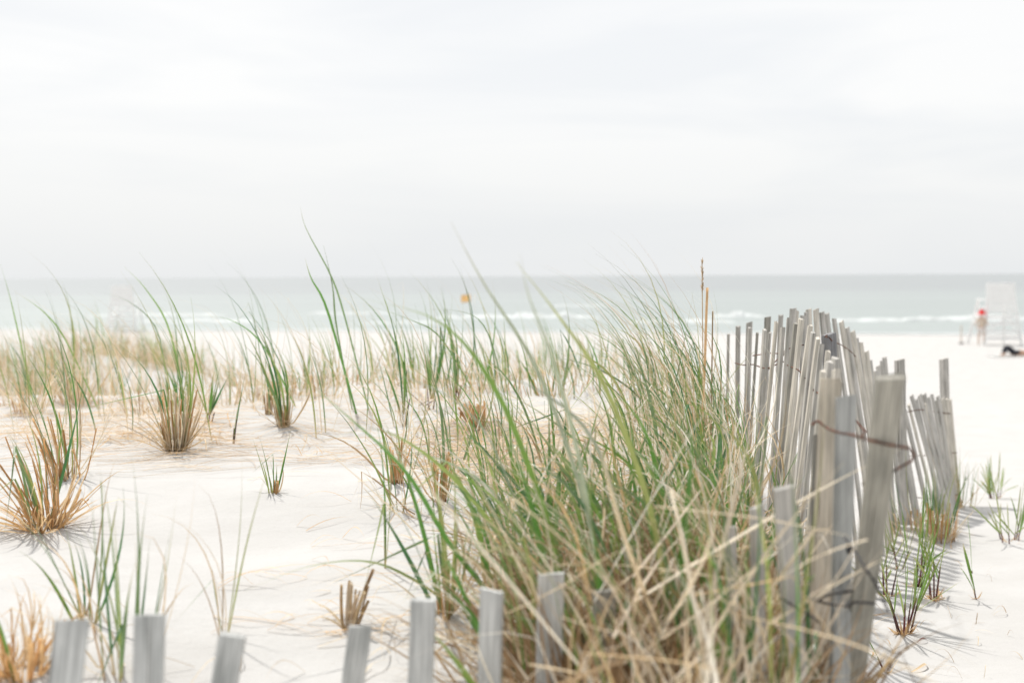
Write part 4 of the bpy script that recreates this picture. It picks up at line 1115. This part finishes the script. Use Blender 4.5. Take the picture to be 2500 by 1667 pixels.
def lifeguard_stand(loc, rotz, label):
    e = empty('lifeguard_stand', loc); e.rotation_euler = (0, 0, rotz)
    # local: +y looks out to sea; the high back is towards the dunes
    for sx in (-1, 1):
        beam('leg', (sx * 0.98, -0.80, -0.1), (sx * 0.66, -0.42, 3.08), 0.10, 0.10, M_WHITE, e)
        beam('leg', (sx * 0.98, 1.05, -0.1), (sx * 0.68, 0.48, 2.28), 0.10, 0.10, M_WHITE, e)
        beam('armrest', (sx * 0.69, -0.50, 2.26), (sx * 0.69, 0.60, 2.26), 0.12, 0.04, M_WHITE, e)
        beam('side_rail', (sx * 0.86, -0.66, 1.15), (sx * 0.86, 0.80, 1.15), 0.10, 0.04, M_WHITE, e)
        beam('side_brace', (sx * 0.94, -0.72, 0.35), (sx * 0.80, 0.62, 1.65), 0.09, 0.03, M_WHITE, e)
    for z in (2.14, 2.34, 2.54, 2.74, 2.94, 3.06):
        y = -0.80 + 0.38 * z / 3.08 - 0.075
        beam('back_board', (-0.74, y, z), (0.74, y, z), 0.035, 0.185 if z < 3 else 0.05, M_WHITE, e)
    for k in range(4):
        beam('seat_board', (-0.72, -0.34 + k * 0.2, 1.86), (0.72, -0.34 + k * 0.2, 1.86), 0.18, 0.04, M_WHITE, e)
    for k in range(4):
        beam('foot_board', (-0.86, 0.62 + k * 0.16, 1.42), (0.86, 0.62 + k * 0.16, 1.42), 0.14, 0.04, M_WHITE, e)
    for z in (0.35, 0.70, 1.05, 1.40, 1.72, 1.94):
        f = z / 3.08
        beam('rung', (-(0.98 - 0.32 * f), -0.80 + 0.38 * f - 0.07, z), ((0.98 - 0.32 * f), -0.80 + 0.38 * f - 0.07, z), 0.04, 0.14, M_WHITE, e)
    beam('cross_brace', (-0.92, -0.78, 0.6), (0.80, -0.60, 1.8), 0.03, 0.10, M_WHITE, e)
    tag(e, label, 'lifeguard chair', 'white lifeguard chairs on the beach')
    return e
def beach_at(u, d):
    x = (u - 1250) / FPX * d
    return Vector((x, d, gz(x, d)))
lifeguard_stand(beach_at(2432, 71.0), 0.15, 'tall white wooden lifeguard chair at the right edge of the beach')
lifeguard_stand(beach_at(306, 96.0), -0.1, 'distant white lifeguard chair behind the grass on the left')

# flag on a pole
fl = beach_at(1150, 76.0)
e = empty('flag', fl)
M_YEL = flat_mat('yellow_cloth', (0.78, 0.58, 0.32), 0.8, 0.06, 4)
beam('pole', (0, 0, -0.2), (0, 0, 2.62), 0.045, 0.045, M_WHITE, e)
bm = bmesh.new()
n = 10
gr = [[bm.verts.new((-0.02 - 0.50 * i / n, 0.05 * math.sin(i * 1.1) * (i / n), 2.58 - 0.40 * j / 5 - 0.04 * (i / n))) for j in range(6)] for i in range(n + 1)]
for i in range(n):
    for j in range(5):
        bm.faces.new((gr[i][j], gr[i + 1][j], gr[i + 1][j + 1], gr[i][j + 1]))
bmesh.ops.solidify(bm, geom=bm.faces[:], thickness=0.004)
o = link('cloth', bm_mesh('cloth', bm, True), M_YEL); o.parent = e
tag(e, 'small yellow orange flag on a thin pole near the water', 'flag')

# slender stake beside the chair
st = beach_at(2347, 71.5)
e = empty('beach_stake', st)
beam('shaft', (0, 0, -0.2), (0.02, 0, 0.95), 0.05, 0.05, flat_mat('tan_wood', (0.55, 0.45, 0.36)), e)
beam('foot_block', (-0.10, 0, 0.02), (0.14, 0, 0.05), 0.14, 0.12, flat_mat('grey_block', (0.28, 0.28, 0.28)), e)
tag(e, 'slender tan stake standing left of the lifeguard chair', 'stake')

# ------------------------------------------------------------------ people
M_SKIN = flat_mat('skin', (0.50, 0.33, 0.24), 0.6, 0.06, 6)
M_PALE_SKIN = flat_mat('pale_skin', (0.60, 0.45, 0.36), 0.6, 0.06, 6)  # lighter even skin tone of the standing person
M_RED = flat_mat('red_cloth', (0.70, 0.010, 0.012), 0.8, 0.08, 9)
M_BEIGE = flat_mat('beige_cloth', (0.60, 0.50, 0.40), 0.85, 0.08, 9)
M_LIGHT = flat_mat('light_shirt', (0.68, 0.63, 0.60), 0.85, 0.05, 9)
M_BLACK = flat_mat('dark_navy_cloth', (0.022, 0.024, 0.034), 0.8, 0.1, 9)
M_HAIR = flat_mat('brown_hair', (0.09, 0.05, 0.03), 0.6, 0.15, 30)
M_TOWEL = flat_mat('white_towel', (0.74, 0.74, 0.73), 0.95, 0.04, 40, 0.4)

def skin_mesh(name, joints, edges, mat, parent, root=0, sub=2):
    me = bpy.data.meshes.new(name)
    me.from_pydata([j[:3] for j in joints], edges, [])
    o = link(name, me, mat); o.parent = parent
    m = o.modifiers.new('skin', 'SKIN')
    m.use_smooth_shade = True
    for i, j in enumerate(joints):
        sv = me.skin_vertices[0].data[i]
        r = j[3]
        sv.radius = r if isinstance(r, tuple) else (r, r)
        sv.use_root = (i == root)
    s = o.modifiers.new('sub', 'SUBSURF'); s.levels = sub; s.render_levels = sub
    return o

def chain(J, E, pts, start=None):
    prev = start
    for p in pts:
        J.append(p); i = len(J) - 1
        if prev is not None: E.append((prev, i))
        prev = i
    return prev

def hand(J, E, wrist, d, side, palm):
    """palm and five bent fingers after the wrist joint"""
    d = Vector(d).normalized(); s = Vector(side).normalized(); n = Vector(palm).normalized()
    w = Vector(J[wrist][:3])
    J.append(tuple(w + d * 0.055) + (0.024,)); c = len(J) - 1; E.append((wrist, c))
    for k, (off, ln) in enumerate(((-0.030, 0.062), (-0.010, 0.074), (0.010, 0.070), (0.028, 0.056))):
        b = w + d * 0.085 + s * off
        chain(J, E, [tuple(b) + (0.010,), tuple(b + d * ln * 0.5 + n * 0.008) + (0.009,), tuple(b + d * ln * 0.85 + n * 0.03) + (0.008,)], c)
    t = w + d * 0.035 - s * 0.040
    chain(J, E, [tuple(t) + (0.011,), tuple(t + d * 0.035 - s * 0.012 + n * 0.012) + (0.009,)], c)

def standing_person(loc, rotz, label):
    e = empty('person', loc); e.rotation_euler = (0, 0, rotz)
    J, E = [], []
    J.append((0, 0, 0.92, (0.15, 0.11)))                     # pelvis
    chest = chain(J, E, [(0, 0.01, 1.06, (0.125, 0.095)), (0, 0.03, 1.22, (0.15, 0.105)), (0, 0.05, 1.34, (0.135, 0.085))], 0)
    neck = chain(J, E, [(0, 0.06, 1.405, 0.052), (0, 0.075, 1.45, 0.05)], chest)
    chain(J, E, [(0, 0.085, 1.50, (0.070, 0.080)), (0, 0.085, 1.57, (0.072, 0.088)), (0, 0.08, 1.625, (0.055, 0.068))], neck)
    for s in (-1, 1):
        el = 0.30 if s < 0 else 0.26
        w = chain(J, E, [(s * 0.155, 0.04, 1.315, 0.060), (s * 0.20, 0.03, 1.22, 0.047), (s * el, 0.05, 1.05, 0.040), (s * (el - 0.04), 0.17, 0.95, 0.034), (s * (el - 0.07), 0.25, 0.90, 0.026)], chest)
        hand(J, E, w, (-s * 0.3, 0.8, -0.4), (0, 0.3, 0.9), (-s, 0, 0))
        a = chain(J, E, [(s * 0.095, 0.0, 0.82, (0.095, 0.09)), (s * 0.11, 0.02, 0.62, 0.075), (s * 0.12, 0.03, 0.47, 0.056), (s * 0.125, -0.01, 0.30, 0.055), (s * 0.13, -0.02, 0.09, 0.036)], 0)
        chain(J, E, [(s * 0.135, 0.05, 0.035, (0.042, 0.034)), (s * 0.145, 0.15, 0.025, (0.042, 0.022))], a)
    skin_mesh('body', J, E, M_PALE_SKIN, e)
    # loose shirt and shorts over the body
    J, E = [], []
    J.append((0, 0.02, 1.10, (0.165, 0.13)))
    c = chain(J, E, [(0, 0.035, 1.24, (0.172, 0.125)), (0, 0.05, 1.345, (0.15, 0.10))], 0)
    chain(J, E, [(0, 0.0, 0.94, (0.175, 0.135))], 0)
    for s in (-1, 1):
        chain(J, E, [(s * 0.165, 0.04, 1.315, 0.076), (s * 0.225, 0.035, 1.18, 0.066)], c)
    skin_mesh('shirt', J, E, M_BEIGE, e)
    J, E = [], []
    J.append((0, 0.0, 0.90, (0.17, 0.13)))
    for s in (-1, 1):
        chain(J, E, [(s * 0.10, 0.0, 0.80, 0.108), (s * 0.115, 0.02, 0.58, 0.098)], 0)
    skin_mesh('shorts', J, E, M_LIGHT, e)
    # face
    def blob(name, c, r, mat):
        bm = bmesh.new(); bmesh.ops.create_uvsphere(bm, u_segments=14, v_segments=10, radius=1.0)
        for q in bm.verts: q.co = Vector((q.co.x * r[0] + c[0], q.co.y * r[1] + c[1], q.co.z * r[2] + c[2]))
        o = link(name, bm_mesh(name, bm, True), mat); o.parent = e; return o
    blob('nose', (0, 0.172, 1.535), (0.012, 0.018, 0.022), M_PALE_SKIN)
    for s in (-1, 1):
        blob('eye', (s * 0.028, 0.158, 1.56), (0.011, 0.008, 0.008), M_BLACK)
        blob('ear', (s * 0.072, 0.085, 1.55), (0.012, 0.022, 0.032), M_PALE_SKIN)
    blob('mouth', (0, 0.160, 1.497), (0.022, 0.007, 0.006), M_RED)
    blob('hair', (0, 0.062, 1.585), (0.084, 0.090, 0.078), M_HAIR)
    # wide brimmed red hat
    bm = bmesh.new()
    prof = [(0.0, 1.775), (0.07, 1.772), (0.105, 1.745), (0.118, 1.67), (0.124, 1.612), (0.175, 1.585), (0.245, 1.545), (0.247, 1.536), (0.175, 1.573), (0.116, 1.598), (0.0, 1.72)]
    k = 24; rows = []
    for (r, z) in prof:
        rows.append([bm.verts.new((r * math.cos(a * 2 * math.pi / k), 0.08 + r * math.sin(a * 2 * math.pi / k), z)) for a in range(k)])
    for i in range(len(rows) - 1):
        for j in range(k):
            bm.faces.new((rows[i][j], rows[i][(j + 1) % k], rows[i + 1][(j + 1) % k], rows[i + 1][j]))
    bmesh.ops.remove_doubles(bm, verts=bm.verts, dist=1e-5)
    bmesh.ops.recalc_face_normals(bm, faces=bm.faces)
    o = link('hat', bm_mesh('hat', bm, True), M_RED); o.parent = e
    tag(e, 'person in a red hat and beige clothes standing by the lifeguard chair', 'person')
standing_person(beach_at(2397, 70.2), -0.5, '')

def lying_person(loc, rotz, label):
    """on the back, knees drawn up; local +x runs from feet to head"""
    e = empty('person', loc); e.rotation_euler = (0, 0, rotz)
    J, E = [], []
    J.append((0.42, 0, 0.12, (0.11, 0.15)))
    ch = chain(J, E, [(0.58, 0, 0.12, (0.095, 0.125)), (0.75, 0, 0.135, (0.105, 0.15)), (0.88, 0, 0.13, (0.085, 0.135))], 0)
    nk = chain(J, E, [(0.97, 0, 0.12, 0.05), (1.02, 0, 0.125, 0.05)], ch)
    chain(J, E, [(1.07, 0, 0.125, 0.075), (1.14, 0, 0.12, (0.085, 0.075)), (1.20, 0, 0.115, 0.058)], nk)
    for s in (-1, 1):
        a = chain(J, E, [(0.36, s * 0.09, 0.14, 0.092), (0.20, s * 0.10, 0.29, 0.074), (0.06, s * 0.10, 0.41, 0.057), (0.00, s * 0.10, 0.28, 0.054), (-0.07, s * 0.10, 0.09, 0.038)], 0)
        chain(J, E, [(-0.10, s * 0.10, 0.04, 0.035), (-0.20, s * 0.105, 0.03, (0.026, 0.04))], a)
        w = chain(J, E, [(0.87, s * 0.16, 0.11, 0.058), (0.74, s * 0.22, 0.075, 0.045), (0.60, s * 0.27, 0.05, 0.039), (0.47, s * 0.26, 0.045, 0.031), (0.38, s * 0.25, 0.04, 0.025)], ch)
        hand(J, E, w, (-1, 0, 0), (0, s, 0), (0, 0, -1))
    skin_mesh('body', J, E, M_SKIN, e)
    J, E = [], []
    J.append((0.42, 0, 0.125, (0.125, 0.165)))
    chain(J, E, [(0.58, 0, 0.125, (0.108, 0.14)), (0.66, 0, 0.128, (0.108, 0.145))], 0)
    for s in (-1, 1):
        chain(J, E, [(0.36, s * 0.095, 0.15, 0.108), (0.20, s * 0.105, 0.30, 0.092), (0.06, s * 0.105, 0.415, 0.078), (-0.005, s * 0.105, 0.28, 0.072), (-0.06, s * 0.105, 0.13, 0.062)], 0)
    skin_mesh('dark_clothing', J, E, M_BLACK, e)
    def blob(name, c, r, mat):
        bm = bmesh.new(); bmesh.ops.create_uvsphere(bm, u_segments=14, v_segments=10, radius=1.0)
        for q in bm.verts: q.co = Vector((q.co.x * r[0] + c[0], q.co.y * r[1] + c[1], q.co.z * r[2] + c[2]))
        o = link(name, bm_mesh(name, bm, True), mat); o.parent = e
    blob('hair', (1.175, 0, 0.105), (0.075, 0.085, 0.085), M_HAIR)
    blob('nose', (1.115, 0, 0.208), (0.018, 0.012, 0.018), M_SKIN)
    for s in (-1, 1):
        blob('eye', (1.14, s * 0.028, 0.197), (0.008, 0.011, 0.007), M_BLACK)
        blob('ear', (1.13, s * 0.078, 0.12), (0.03, 0.012, 0.02), M_SKIN)
    tag(e, label, 'person')
lp = beach_at(2456, 60.0)
lying_person(lp + Vector((0, 0, 0.02)), 0.15, 'person in dark clothes lying with raised knees at the right edge')
# towel under them
bm = bmesh.new()
n, m_ = 26, 12
gr = []
for i in range(n):
    row = []
    for j in range(m_):
        x = lp.x - 0.62 + 2.1 * i / (n - 1); y = lp.y - 0.75 + 1.3 * j / (m_ - 1)
        row.append(bm.verts.new((x, y, gz(x, y) + 0.012 + 0.010 * random.random())))
    gr.append(row)
for i in range(n - 1):
    for j in range(m_ - 1):
        bm.faces.new((gr[i][j], gr[i + 1][j], gr[i + 1][j + 1], gr[i][j + 1]))
bmesh.ops.solidify(bm, geom=bm.faces[:], thickness=0.008)
tag(link('beach_towel', bm_mesh('beach_towel', bm, True), M_TOWEL), 'white towel spread under the lying person on the beach', 'towel')
